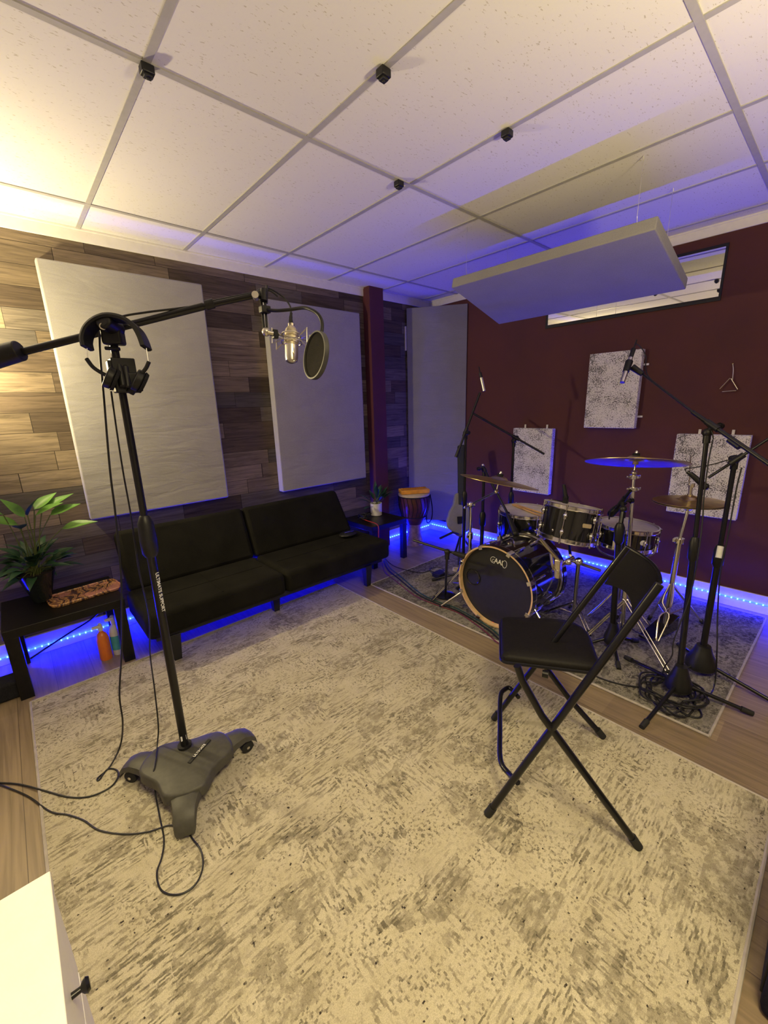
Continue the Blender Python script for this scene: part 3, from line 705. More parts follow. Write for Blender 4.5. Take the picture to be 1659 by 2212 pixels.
# ================================================================== DJEMBE + kalimba
dj = Vector((3.24, 0.135, 0))
t = thing('djembe', 'dark red goblet djembe drum standing by the corner panel', 'drum', dj)
mm = Matrix.Translation(dj)
MB().lathe([(0.165, 0.575), (0.168, 0.50), (0.160, 0.42), (0.135, 0.33), (0.095, 0.26), (0.080, 0.235)], mm, 36).build('bowl', 'djembe_wood', t)
MB().lathe([(0.080, 0.238), (0.072, 0.20), (0.078, 0.12), (0.098, 0.03), (0.105, 0.0)], mm, 32, False, True).build('foot', 'djembe_foot', t)
MB().lathe([(0.0, 0.588), (0.158, 0.586), (0.170, 0.578), (0.172, 0.556), (0.166, 0.552)], mm, 36).build('skin', 'goatskin', t)
ro = MB()
for k in range(22):
    a = 2 * PI * k / 22; a2 = a + PI / 22
    ro.tube([dj + Vector((.172 * math.cos(a), .172 * math.sin(a), .56)), dj + Vector((.166 * math.cos(a2), .166 * math.sin(a2), .44)), dj + Vector((.138 * math.cos(a), .138 * math.sin(a), .33))], .003, 6, 3)
ro.torus(Matrix.Translation(dj + Vector((0, 0, .556))), .172, .006, 36, 6); ro.torus(Matrix.Translation(dj + Vector((0, 0, .33))), .138, .005, 36, 6)
ro.build('rope', 'dark_cloth', t)
MB().tube([dj + Vector((.13, -.12, .56)), dj + Vector((.15, -.135, .40)), dj + Vector((.14, -.13, .28)), dj + Vector((.105, -.10, .24)), dj + Vector((.10, -.09, .35))], .006, 8, 6).build('strap', 'dark_cloth', t)
kb = dj + Vector((-0.01, -0.01, 0.589)); km = Matrix.Translation(kb) @ Matrix.Rotation(math.radians(-30), 4, 'Z')
t = thing('kalimba', 'bright orange thumb piano with metal tines on top of the djembe', 'instrument', kb)
MB().prism([(-.155, -.075), (.155, -.085), (.155, .085), (-.155, .075)], 0.0, 0.042, km).build('sound_box', 'kalimba', t, bev=0.006)
MB().box((0, 0.02, .047), (.26, .012, .010), km).build('bridge', 'kalimba', t, bev=.002)
for k in range(11):
    x = -.12 + .024 * k; l_ = .055 + .022 * (1 - abs(k - 5) / 5)
    MB().tube([km @ Vector((x, .045, .046)), km @ Vector((x, .02, .054)), km @ Vector((x, .02 - l_, .062))], .0028, 6, 3).build('tine', 'nickel', t)

# gig bag leaning by the corner trap
gb = thing('gig_bag', 'grey guitar gig bag standing in the corner behind the cymbal stand', 'bag', D(993, 1160, 4.05))
def gp(u, v, dd=4.05): return D(u, v, dd)
prof = [(985, 1066), (1000, 1062), (1012, 1090), (1020, 1120), (1022, 1140), (993, 1161), (968, 1140), (966, 1125), (972, 1105), (980, 1090)]
bk = RF * 0.10
MB().loft([[gp(u, v) + RF * .015 for u, v in prof], [gp(u, v) + bk for u, v in prof]]).build('bag_body', 'bag_cloth', gb, bev=0.015)
nk = [(990, 962), (1003, 960), (1002, 1090), (991, 1090)]
MB().loft([[gp(u, v) for u, v in nk], [gp(u, v) + RF * .06 for u, v in nk]]).build('bag_neck', 'bag_dark', gb, bev=0.008)
MB().tube([gp(1003.5, 962), gp(1003, 1088)], 0.004, 6, 0).build('piping', 'trim_white', gb)
MB().loft([[gp(u, v) + RF * .006 for u, v in [(988, 1116), (1003, 1115), (1003, 1130), (989, 1132)]], [gp(u, v) + RF * .02 for u, v in [(988, 1116), (1003, 1115), (1003, 1130), (989, 1132)]]]).build('pocket', 'dark_cloth', gb)
g0 = gp(995, 1155, 4.10)
gs = thing('guitar_stand', 'low black stand under the grey gig bag in the corner', 'stand', (g0.x, g0.y, 0))
for tp in (Vector((g0.x - .16, g0.y - .10, .008)), Vector((g0.x + .03, g0.y - .22, .008)), Vector((g0.x + .10, g0.y + .14, .008))):
    MB().cyl(Vector((g0.x, g0.y, .26)), tp, .010).build('leg', 'black_matte', gs)
MB().tube([gp(978, 1150, 4.0), gp(950, 1163, 3.95)], 0.012, 8, 0).cyl(gp(978, 1150, 4.0), Vector((g0.x, g0.y, .25)), .010).build('rest_arm', 'black_matte', gs)
MB().cyl(Vector((g0.x, g0.y, .22)), Vector((g0.x, g0.y, .50)) + RF * .10, .011).build('post', 'black_matte', gs)

# triangle on the wall
tb = XP(1578, 843, XR - 0.02)
t = thing('triangle', 'small metal triangle hanging on the red wall at right', 'instrument', tb)
q = [XP(1555, 840, XR - .02), XP(1577, 817, XR - .02), XP(1579, 818, XR - .02), XP(1593, 841, XR - .02), XP(1590, 844, XR - .02), XP(1560, 846, XR - .02)]
MB().tube(q, .0035, 8, 0).build('triangle_bar', 'nickel', t)
MB().tube([XP(1582, 823, XR - .018), XP(1584, 800, XR - .012), XP(1583, 786, XR - .004)], .002, 6, 3).build('hanging_cord', 'trim_white', t)
MB().cyl(XP(1583, 786, XR), XP(1583, 786, XR - .012), .004).build('nail', 'nickel', t)

# ================================================================== DRUM KIT
def lug_ring(mb, mm, r, z, n, a0=0.0, ln=0.045):
    for k in range(n):
        a = a0 + 2 * PI * k / n; c = mm @ Vector((r + .008, 0, z)) if False else None
        p_ = Vector((math.cos(a) * (r + .007), math.sin(a) * (r + .007), z))
        q = mm @ p_; ax = (mm.to_3x3() @ Vector((0, 0, 1))).normalized()
        mb.cyl(q - ax * ln / 2, q + ax * ln / 2, .009, .007, 10); mb.ball(q, .013, seg=10)
def drum(root, mm, r, h, nl, head_mat, a0=0.3, shell='lacquer'):
    MB().lathe([(r, 0.012), (r, h - 0.012)], mm, 48).build('shell', shell, root)
    MB().lathe([(0, h - 0.004), (r * .985, h - 0.004), (r + .004, h - .010)], mm, 48).build('drum_head', head_mat, root)
    MB().lathe([(0, 0.004), (r * .985, 0.004), (r + .004, .010)], mm, 48).build('resonant_head', 'drumhead_black', root)
    for z0, z1 in ((h - .022, h + .006), (-.006, .022)):
        MB().lathe([(r + .004, z0), (r + .011, z0), (r + .012, z0 + .004), (r + .008, z0 + .006), (r + .008, z1 - .004), (r + .012, z1 - .002), (r + .008, z1), (r + .003, z1), (r + .004, z0)], mm, 48).build('hoop', 'chrome', root)
    ax = (mm.to_3x3() @ Vector((0, 0, 1))).normalized()
    for k in range(nl):
        a = a0 + 2 * PI * k / nl
        for z in ((h * .28, h * .74) if h > .16 else (h * .5,)):
            q = mm @ Vector((math.cos(a) * (r + .008), math.sin(a) * (r + .008), z)); MB().ball(q, .015, seg=12).cyl(q - ax * .020, q + ax * .020, .009, seg=10).build('lug', 'chrome', root)
        rd = MB(); rd.cyl(mm @ Vector((math.cos(a) * (r + .014), math.sin(a) * (r + .014), 0.0)), mm @ Vector((math.cos(a) * (r + .014), math.sin(a) * (r + .014), h)), .0032, seg=8)
        for z in (-.004, h + .002):
            q = mm @ Vector((math.cos(a) * (r + .014), math.sin(a) * (r + .014), z)); rd.cyl(q - ax * .007, q + ax * .007, .006, seg=8)
        rd.build('tension_rod', 'chrome', root)
def disc_normal(p1, p2, d, phi):
    a = (D(*p2, d) - D(*p1, d)).normalized(); c = (D(*p1, d) + D(*p2, d)) / 2
    rv = (c - CAM).normalized(); b_ = a.cross(rv).normalized()
    if b_.z < 0: b_ = -b_
    ph = math.radians(phi)
    return c, (b_ * math.cos(ph) - rv * math.sin(ph)).normalized()

# --- bass drum
bc = Vector((2.300, -1.500, 0.299)); br = 0.272
t = bd = thing('bass_drum', 'black bass drum with natural wood front hoop facing the room', 'drum', (2.5, -1.5, 0.009))
mm = frame(bc, (1, 0, 0), (0, 0, 1))    # local z points to +x (into the kit)
MB().lathe([(br, 0.03), (br, 0.44)], mm, 72).build('shell', 'lacquer', t)
MB().lathe([(br + .0175, 0.0), (br + .007, 0.0), (br + .006, 0.004), (br + .004, 0.036)], mm, 72).build('front_hoop', 'natural_hoop', t)
MB().lathe([(br + .0176, 0.0), (br + .0185, 0.001), (br + .0185, 0.045), (br - .002, 0.045)], mm, 72).build('hoop_band', 'lacquer', t)
MB().lathe([(br + .003, 0.046), (br + .014, 0.048), (br + .014, 0.060), (br + .003, 0.062)], mm, 72).build('head_rim', 'chrome', t)
MB().lathe([(br + .003, 0.408), (br + .014, 0.410), (br + .014, 0.420), (br + .003, 0.422)], mm, 72).build('head_rim', 'chrome', t)
MB().lathe([(br - .002, 0.425), (br + .0185, 0.425), (br + .0185, 0.47), (br - .004, 0.47), (br - .004, 0.44)], mm, 72).build('rear_hoop', 'lacquer', t)
hd = MB().lathe([(0, 0.032), (br + .0045, 0.032), (br + .0045, .036), (0, 0.036)], mm, 72).build('front_head', 'drumhead_black', t)
MB().lathe([(0, 0.450), (br - .003, 0.450)], mm, 72).build('rear_head', 'drumhead', t)
# port hole with ring, low on the left of the head
pc = XP(1022, 1246, 2.330)
MB().lathe([(0.0, -.0012), (0.052, -.0012), (0.052, 0.0004)], frame(pc, (1, 0, 0)), 32).build('port_hole', 'black_matte', hd)
MB().torus(frame(pc + Vector((-.002, 0, 0)), (1, 0, 0)), 0.056, 0.005, 40, 8).build('port_ring', 'lacquer', hd)
# round emblem: bold letters with open rings left and right
lc = XP(1077, 1214, 2.3305)
lm = Matrix.Identity(4)
for i in range(3): lm[i][0] = (0, -1, 0)[i]; lm[i][1] = (0, 0, 1)[i]; lm[i][2] = (-1, 0, 0)[i]; lm[i][3] = lc[i]
lm = lm @ Matrix.Rotation(math.radians(-6), 4, 'Z')
text_mesh('emblem_lettering', 'AAI', lm, 0.048, 'letter_white', hd, squash=.85)
em = MB()
em.tube([lm @ Vector((-.040 + .022 * math.cos(math.radians(a)), .022 * math.sin(math.radians(a)), 0)) for a in range(60, 320, 20)], .0016, 6, 0)
em.tube([lm @ Vector((.046 + .016 * math.cos(math.radians(a)), .026 * math.sin(math.radians(a)), 0)) for a in range(-170, 170, 20)], .0016, 6, 0)
em.tube([lm @ Vector((-.040 + .009 * math.cos(math.radians(a)), -.004 + .009 * math.sin(math.radians(a)), 0)) for a in range(60, 320, 30)], .0012, 6, 0)
em.build('emblem_ring', 'letter_white', hd)
MB().ball(XP(1065, 1345, 2.3305), .010, .15, 1, .7).build('maker_mark', 'label_red', hd)
for k in range(8):
    a = math.radians(22.5 + 45 * k); e = Vector((0, math.cos(a), math.sin(a)))
    for xf, s in ((0.0, 1), (0.47, -1)):
        p_ = bc + e * (br + .019) + Vector((xf, 0, 0))
        cl_ = MB(); cl_.beam(p_ + Vector((-.006 * s, 0, 0)), p_ + Vector((.05 * s, 0, 0)), .030, .010, up=e)
        cl_.beam(p_ + Vector((-.006 * s, 0, 0)) - e * .024, p_ + Vector((-.006 * s, 0, 0)) + e * .004, .028, .006, up=(1, 0, 0))
        cl_.build('claw', 'chrome', t, bev=.002)
    rd = MB(); q = bc + e * (br + .022); rd.cyl(q + Vector((.03, 0, 0)), q + Vector((.15, 0, 0)), .003, seg=8); rd.cyl(q + Vector((.32, 0, 0)), q + Vector((.44, 0, 0)), .003, seg=8)
    rd.build('tension_rod', 'chrome', t)
    q = bc + e * (br + .012)
    MB().cyl(q + Vector((.12, 0, 0)), q + Vector((.19, 0, 0)), .011, .008, 10).build('lug', 'chrome', t)
    MB().cyl(q + Vector((.28, 0, 0)), q + Vector((.35, 0, 0)), .008, .011, 10).build('lug', 'chrome', t)
for sgn in (1, -1):
    b0 = bc + Vector((.10, sgn * br * .90, -br * .35)); b1 = Vector((bc.x - .03 if sgn > 0 else bc.x + .06, bc.y + sgn * (br + .16), 0.016))
    MB().cyl(b0, b1, .009, seg=10).ball(b0, .030, 1, .6, 1).build('spur', 'chrome', t)
    MB().ball(b1, .012).build('rubber_foot', 'rubber', t)
MB().lathe([(.030, 0), (.030, .006), (.0, .008)], frame(bc + Vector((.2, 0, br - .001)), (0, 0, 1)), 20).tube([bc + Vector((.15, -.06, br - .01)), bc + Vector((.2, -.02, br + .016)), bc + Vector((.25, .03, br + .01))], .006, 8, 4).build('tom_mount_plate', 'chrome', t)

# --- rack tom
c, n = disc_normal((1179, 1081), (1298, 1103), 2.58, 4)
t = thing('rack_tom', 'black rack tom with chrome hoops mounted above the bass drum', 'drum', c - n * .215, 'drum kit toms')
mm = frame(c - n * .215, n)
drum(t, mm, 0.163, 0.215, 6, 'drumhead', 0.2)
bp_ = D(1271, 1124, 2.43); rv = (bp_ - (c - n * .1)); rv = (rv - n * rv.dot(n)).normalized(); bq = c - n * .095 + rv * .164
bm_ = frame(bq, rv, n)
MB().prism([(-.012, -.026), (-.004, -.030), (.012, -.026), (.012, .026), (.004, .030), (-.012, .026)], 0, .0035, bm_).build('badge', 'badge', t)
MB().lathe([(.006, 0), (.007, .002), (.003, .003)], frame(c - n * .16 + (rv * .4 + n.cross(rv) * (-.9)).normalized() * .163, (rv * .4 + n.cross(rv) * (-.9)).normalized()), 14).build('vent_grommet', 'chrome', t)
tom_c, tom_n = c.copy(), n.copy()
# clip-on tom microphone
q0 = D(1222, 1075, 2.70)
t = thing('clip_microphone', 'small black clip-on microphone on the rim of the rack tom', 'microphone', q0 + Vector((0, 0, -.03)), 'microphones')
MB().box(q0 + Vector((0, 0, -.015)), (.03, .03, .05)).build('rim_clip', 'black_plastic', t, bev=.004)
MB().cyl(q0 + Vector((0, 0, .0)), q0 + Vector((0, .02, .085)), .016, .010).ball(q0 + Vector((0, -.002, -.002)), .017).build('mic_body', 'black_plastic', t)

# --- floor tom
c, n = disc_normal((1077, 1096), (1196, 1108), 3.25, 15)
n = (n + Vector((0, 0, 1)) * 1.5).normalized()
t = thing('floor_tom', 'black floor tom at the far left of the kit with drumsticks on its head', 'drum', (c.x, c.y, 0.009), 'drum kit toms')
hf = 0.40; mm = frame(c - n * hf, n)
drum(t, mm, 0.203, hf, 8, 'drumhead', 0.1)
for k in range(3):
    a = 0.6 + 2 * PI * k / 3; top = mm @ Vector((math.cos(a) * .222, math.sin(a) * .222, .22)); ft = Vector((c.x + (top.x - c.x) * 1.12, c.y + (top.y - c.y) * 1.12, .018))
    MB().cyl(top, Vector((top.x, top.y, .12)), .007).cyl(Vector((top.x, top.y, .12)), ft, .007).box(top + Vector((0, 0, -.04)), (.03, .03, .05)).build('leg', 'chrome', t)
    MB().ball(ft, .012).build('rubber_foot', 'rubber', t)
ft_c, ft_n = c.copy(), n.copy()
# drumsticks lying on the head
x_ = (D(1170, 1110, 3.1) - D(1130, 1086, 3.3)); x_ = (x_ - n * x_.dot(n)).normalized(); y_ = n.cross(x_)
for lab, off, rot in (('wooden drumstick on the floor tom head, nearer the rack tom', .03, .10), ('wooden drumstick on the floor tom head, farther from the rack tom', -.012, -.04)):
    d = (x_ * math.cos(rot) + y_ * math.sin(rot)); p0 = c + n * .006 + y_ * off - d * .17; p1 = p0 + d * .36
    s = thing('drumstick', lab, 'drumstick', p0, 'drumsticks on the floor tom')
    MB().tube([p0, p0 + d * .2, p1 - d * .07, p1 - d * .012], [.0075, .0075, .0075, .005], 10, 4).build('shaft', 'stick_wood', s)
    MB().ball(p1 - d * .006, .0062, mm=None).build('tip', 'stick_wood', s)

# --- snare
c, n = disc_normal((1288, 1118), (1424, 1147), 2.80, 13)
n = (n + Vector((0, 0, 1)) * 1.0).normalized()
t = thing('snare_drum', 'black snare drum with chrome hoops on a stand behind the folding chair', 'drum', c - n * .14, 'drum kit toms')
mm = frame(c - n * .14, n)
drum(t, mm, 0.178, 0.14, 8, 'drumhead', 0.15)
rv = (D(1399, 1164, 2.6) - (c - n * .07)); rv = (rv - n * rv.dot(n)).normalized()
MB().lathe([(.0, .002), (.015, .002), (.017, 0)], frame(c - n * .07 + rv * .179, rv), 20).build('badge', 'letter_white', t)
rv2 = (D(1318, 1160, 2.6) - (c - n * .07)); rv2 = (rv2 - n * rv2.dot(n)).normalized()
q = c - n * .10 + rv2 * .181
MB().box(q, (.03, .03, .05)).cyl(q - n * .03, q + n * .05, .007).build('throw_off', 'chrome', t, bev=.003)
# snare stand
sb = Vector((c.x, c.y, 0.009)); tcn = c - n * .155
s = thing('snare_stand', 'chrome tripod basket stand holding the snare drum', 'stand', sb)
MB().cyl(sb + Vector((0, 0, .12)), tcn - Vector((0, 0, .10)), .012).build('pole', 'chrome', s)
for k in range(3):
    a = 0.4 + 2 * PI * k / 3; e = Vector((math.cos(a), math.sin(a), 0))
    MB().tube([tcn - Vector((0, 0, .10)), tcn + e * .13 - Vector((0, 0, .05)), tcn + e * .188 + n * .0, tcn + e * .196 + Vector((0, 0, .05))], .007, 8, 4).build('basket_arm', 'chrome', s)
    MB().tube([sb + Vector((0, 0, .24)), sb + e * .12 + Vector((0, 0, .10)), sb + e * .22 + Vector((0, 0, .008))], .007, 8, 3).build('leg', 'chrome', s)

# --- cymbals and their stands
def cymbal(name, label, c, n, r, bell=.06, grp='cymbals'):
    t = thing(name, label, 'cymbal', c, grp)
    mm = frame(c, n); h = r * .13
    prof = [(.006, .030), (bell * .5, .028), (bell * .85, .017), (bell, .006)]
    for k in range(1, 9):
        q = k / 8; rr = bell + (r - bell) * q; prof.append((rr, .006 - h * .45 * q * q))
    lo = [(a_, b0 - .0022) for a_, b0 in reversed(prof)]
    MB().lathe(prof + lo, mm, 64).build('plate', 'brass', t, ang=60)
    return t, mm
def cym_top(parent, mm):
    MB().lathe([(.0, .062), (.007, .060), (.010, .052), (.010, .044)], mm, 14, True, True).cyl(mm @ Vector((0, 0, .03)), mm @ Vector((0, 0, .055)), .004).build('wing_nut', 'chrome', parent)
    MB().lathe([(.020, .030), (.020, .045), (.004, .045)], mm, 18, True, True).build('felt', 'dark_cloth', parent)
def tripod(parent, base, hub_z, tips, mat='chrome', r=.007, brace=True, foot='rubber', double=False):
    for tp in tips:
        tp = Vector(tp); hub = Vector((base.x, base.y, hub_z)); d = (tp - hub); e = Vector((d.x, d.y, 0)).normalized(); sd = Vector((-e.y, e.x, 0))
        lg = MB()
        if double:
            for q in (-.011, .011): lg.cyl(hub + sd * q, tp + sd * q, r * .7, seg=8)
        else: lg.cyl(hub, tp, r, seg=10)
        if brace: lg.cyl(Vector((base.x, base.y, hub_z * .45)), hub.lerp(tp, .55), r * .6, seg=8)
        l_ = lg.build('leg', mat, parent)
        MB().cyl(tp - d.normalized() * .03, tp + d.normalized() * .006, r * 1.7, r * 1.5, 10).build('rubber_foot', foot, l_)

# crash (left)
c, n = disc_normal((993, 1021), (1163, 1055), 2.72, 3)
t, mm = cymbal('crash_cymbal', 'tilted bronze cymbal on the left boom stand above the bass drum', c, n, .255)
cym_top(t, mm)
stp = D(1017, 1090, 3.06); sb = Vector((stp.x, stp.y, .009))
s = thing('cymbal_stand', 'chrome boom cymbal stand at the left of the bass drum', 'stand', sb, 'chrome cymbal stands')
arm1 = c - n * .075
MB().cyl(sb + Vector((0, 0, .06)), Vector((sb.x, sb.y, .55)), .0145).cyl(Vector((sb.x, sb.y, .55)), stp, .0105).build('pole', 'chrome', s)
MB().cyl(Vector((sb.x, sb.y, .52)), Vector((sb.x, sb.y, .57)), .021).box(Vector((sb.x - .025, sb.y, .545)), (.03, .012, .02)).ball(stp, .024).cyl(stp - RR * .03, stp + RR * .03, .016).box((sb.x, sb.y, .40), (.028, .03, .045)).build('clamp', 'chrome', s, bev=.002)
bdv = (arm1 - stp).normalized()
MB().cyl(stp - bdv * .09, arm1, .008).ball(stp - bdv * .09, .012).build('boom_arm', 'chrome', s)
MB().cyl(arm1, c + n * .05, .0045).ball(arm1, .016).cyl(c - n * .015, c - n * .004, .016).build('tilter', 'nickel', s)
tripod(s, sb, .34, [sb + Vector((.24, .12, .01)), sb + Vector((-.2, .2, .01)), sb + Vector((.0, -.24, .01))], double=True)

# ride (right)
c, n = disc_normal((1260, 993), (1486, 999), 2.45, -6)
t, mm = cymbal('ride_cymbal', 'large cymbal seen from below, highest over the drum kit', c, n, .272, .065)
cym_top(t, mm)
sb = Z(1340, 1385, 0.009); sb = Vector((sb.x, sb.y, .009)); tl = c - n * .07
s = thing('cymbal_stand', 'chrome double-braced stand under the highest cymbal', 'stand', sb, 'chrome cymbal stands')
j1, j2 = Vector((sb.x, sb.y, .45)).lerp(Vector((tl.x, tl.y, .45)), .3), D(1367, 1062, 2.46)
MB().cyl(sb + Vector((0, 0, .05)), j1, .0145).cyl(j1, j2, .0115).cyl(j2, tl, .009).build('pole', 'chrome', s)
q = MB(); q.cyl(j1 - Vector((0, 0, .025)), j1 + Vector((0, 0, .025)), .023)
for v in (1030, 1056): p_ = D(1368, v, 2.46); q.cyl(p_ - Vector((0, 0, .012)), p_ + Vector((0, 0, .012)), .022).box(p_ + RR * .03, (.05, .012, .016)).cyl(p_ - RR * .04, p_ + RR * .04, .006)
q.build('clamp', 'chrome', s, bev=.002)
MB().cyl(tl, c + n * .055, .0045).ball(tl, .016).cyl(c - n * .02, c - n * .004, .017).build('tilter', 'nickel', s)
tripod(s, sb, .30, [Z(1448, 1460, .016), Z(1262, 1378, .016), sb + Vector((.28, .12, .01))], double=True)

# hi-hat
c, n = disc_normal((1409, 1079), (1567, 1091), 2.42, 11)
t, mm = cymbal('hi_hat_cymbal', 'upper of the paired bronze hi-hat cymbals at right of the kit', c + n * .012, n, .182, .05)
t2, mm2 = cymbal('hi_hat_cymbal', 'lower of the paired bronze hi-hat cymbals, bell facing down', c - n * .008, -n, .182, .05)
sb = Vector((c.x - .02, c.y + .02, .009)); nb = Vector((sb.x, sb.y, .45)); ncol = D(1468, 1166, 2.46)
s = thing('hi_hat_stand', 'chrome hi-hat stand with pedal linkage near the red wall', 'stand', sb)
MB().cyl(ncol, c - n * .05, .009).cyl(sb + Vector((0, 0, .10)), ncol, .0145).build('pole', 'chrome', s)
MB().cyl(c - n * .05, D(1492, 983, 2.40), .003, seg=8).build('pull_rod', 'chrome', s)
MB().lathe([(.013, -.06), (.026, -.05), (.026, -.044), (.010, -.044)], mm, 20, True, True).cyl(ncol - Vector((0, 0, .02)), ncol + Vector((0, 0, .01)), .026).box(ncol + RR * -.03, (.04, .014, .02)).build('clamp', 'chrome', s, bev=.002)
MB().cyl(c + n * .05, c + n * .10, .010).box(c + n * .10 + RR * .012, (.035, .012, .022)).cyl(c + n * .03, c + n * .05, .014).build('clutch', 'nickel', s)
lp = [D(1447, 1262, 2.52), D(1436, 1283, 2.50), D(1431, 1303, 2.48), D(1439, 1320, 2.46), D(1424, 1332, 2.44), D(1418, 1378, 2.41)]
lp2 = [D(1455, 1260, 2.52), D(1455, 1282, 2.50), D(1450, 1309, 2.48), D(1439, 1320, 2.463), D(1445, 1334, 2.44), D(1422, 1385, 2.405)]
MB().tube(lp + [D(1420, 1385, 2.405)], .0045, 8, 3).tube(lp2, .0045, 8, 3).build('linkage', 'nickel', s)
fb = D(1440, 1345, 2.62)
MB().hexa([fb + Vector((-.16, .03, -.085)), fb + Vector((.12, -.04, -.085)), fb + Vector((.14, .04, -.085)), fb + Vector((-.14, .11, -.085))], [fb + Vector((-.16, .03, -.07)), fb + Vector((.12, -.04, .015)), fb + Vector((.14, .04, .015)), fb + Vector((-.14, .11, -.07))]).build('pedal', 'lacquer', s, bev=.004)
tripod(s, sb, .40, [Z(1518, 1345, .016), sb + Vector((.22, .14, .01))], double=False, r=.008)

# tom stand with clamp block between bass drum and tom
sb = Z(1238, 1342, .009); tp_ = D(1250, 1213, 2.52)
s = thing('tom_stand', 'chrome stand with clamp block carrying the rack tom', 'stand', sb)
MB().cyl(sb + Vector((0, 0, .05)), tp_, .0125).build('pole', 'chrome', s)
MB().ball(tp_, .026).cyl(D(1228, 1209, 2.52), D(1296, 1232, 2.62), .010).build('cross_tube', 'chrome', s)
bb = D(1206, 1222, 2.40)
MB().box(bb, (.035, .035, .075)).cyl(bb - Vector((0, 0, .075)), bb - Vector((0, 0, .02)), .020, .022, 8).build('clamp_block', 'nickel', s, bev=.004)
MB().tube([D(1167, 1163, 2.36), D(1182, 1182, 2.37), D(1200, 1202, 2.39), bb + Vector((0, 0, .03))], .011, 10, 3).tube([D(1190, 1195, 2.40), D(1194, 1222, 2.40), D(1200, 1232, 2.40)], .009, 8, 3).build('l_arm', 'nickel', s)
MB().cyl(bb + RR * .01, D(1238, 1205, 2.46), .014).ball(D(1228, 1214, 2.42), .020).cyl(D(1232, 1200, 2.46), tom_c - tom_n * .225 + RR * .02, .009).build('ball_joint', 'chrome', s)
tripod(s, sb, .16, [sb + Vector((.17, .1, .012)), sb + Vector((-.12, -.16, .012)), sb + Vector((-.03, .19, .012))], double=True)

# ================================================================== MICROPHONE STANDS
def stand(label, base, top, tips, r=.0085, clutch=None, hub=.055, boom=None, brad=.0068, name='microphone_stand'):
    """base on the floor, top at the boom pivot"""
    base, top = Vector(base), Vector(top)
    s = thing(name, label, 'microphone stand', base, 'black microphone stands')
    ax = (top - base).normalized()
    cz = base.lerp(top, .58) if clutch is None else clutch
    MB().cyl(base + ax * .04, cz, r * 1.38).build('lower_tube', 'black_metal', s)
    MB().cyl(cz, top, r).build('upper_tube', 'black_metal', s)
    MB().lathe([(r * 1.3, -.07), (r * 2.2, -.05), (r * 2.2, .03), (r * 1.4, .055)], frame(cz, ax), 18, True, True).build('clutch', 'black_plastic', s)
    if tips:
        MB().lathe([(hub * .45, .17), (hub * .62, .13), (hub * .95, .08), (hub, .045), (hub * .8, .03)], Matrix.Translation(Vector((base.x, base.y, base.z))), 20, True, True).build('hub', 'black_plastic', s)
        for tp in tips:
            tp = Vector(tp); h0 = base + Vector((0, 0, .075)); d = (tp - h0).normalized()
            l_ = MB().cyl(h0, tp, .0095, seg=10).build('leg', 'black_metal', s)
            MB().cyl(tp - d * .045, tp + d * .004, .0135, .0125, 12).build('rubber_foot', 'rubber', l_)
    if boom:
        a_, b_ = Vector(boom[0]), Vector(boom[1]); d = (b_ - a_).normalized()
        near = a_ + d * max(0, min((b_ - a_).length, (top - a_).dot(d)))
        MB().cyl(a_, b_, brad).build('boom', 'black_metal', s)
        pv = MB(); pv.ball(top, .022).cyl(top - ax * .05, top + ax * .012, .016).cyl(near - d * .035, near + d * .035, .0145)
        sd = d.cross(ax).normalized(); pv.cyl(near, near + sd * .045, .009).cyl(near + sd * .045, near + sd * .062, .017, .014, 10)
        pv.cyl(top, near, .011)
        pv.build('pivot', 'black_plastic', s)
        cwd = a_ if True else b_
    return s
def cap(s, p_, d, r, ln, nm='counterweight'):
    d = Vector(d).normalized(); MB().cyl(Vector(p_) - d * ln / 2, Vector(p_) + d * ln / 2, r).build(nm, 'black_plastic', s)
def pencil_mic(label, tail, tip, r=.011, clip=True):
    tail, tip = Vector(tail), Vector(tip); d = (tip - tail).normalized(); ln = (tip - tail).length
    t = thing('pencil_microphone', label, 'microphone', tail, 'microphones')
    MB().cyl(tail + d * ln * .36, tip, r).cyl(tip - d * .004, tip, r * .9).build('mic_body', 'mic_steel', t)
    MB().cyl(tail + d * ln * .12, tail + d * ln * .36, r * .95).tube([tail + d * ln * .14, tail, tail - d * .03], .004, 6, 3).build('connector', 'black_plastic', t)
    if clip: MB().cyl(tip - d * ln * .55, tip - d * ln * .28, r * 1.55, r * 1.35).build('mic_clip', 'black_plastic', t)
    return t

# right overhead stand (in front, tripod near the rug corner)
hubR = Z(1462, 1500, .012); pivR = D(1528, 935, 1.98)
sR = stand('tall black tripod boom stand at the right with long boom over the kit', (hubR.x, hubR.y, .012), pivR,
           [Z(1625, 1541, .018), Z(1387, 1570, .012), Z(1352, 1420, .018)], .0105, boom=(D(1690, 1022, 1.70), D(1496, 890, 2.04)), hub=.06, brad=.0098)
MB().cyl(D(1500, 892.5, 2.033), D(1388, 808, 2.30), .0055).build('boom_extension', 'black_metal', sR)
dR = (D(1388, 808, 2.30) - D(1690, 1022, 1.70)).normalized()
cap(sR, D(1586, 958, 1.87), dR, .013, .06, 'boom_clamp')
cl = MB().cyl(D(1388, 808, 2.30), D(1366, 793, 2.33), .014, .018).build('mic_mount', 'black_plastic', sR)
pencil_mic('silver pencil microphone over the kit in front of the highest speckled panel', D(1372, 744, 2.34), D(1344, 826, 2.30), .0125)
tag(MB().tube([D(1374, 742, 2.34), D(1384, 750, 2.33), D(1395, 770, 2.32), D(1400, 812, 2.29), D(1460, 862, 2.15), D(1515, 908, 2.0), D(1536, 930, 1.96), D(1541, 949, 1.95)], .0028, 6, 6).build('cable', 'cable', loc=D(1372, 744, 2.34)), 'black cable running along the right boom over the kit', 'cable')

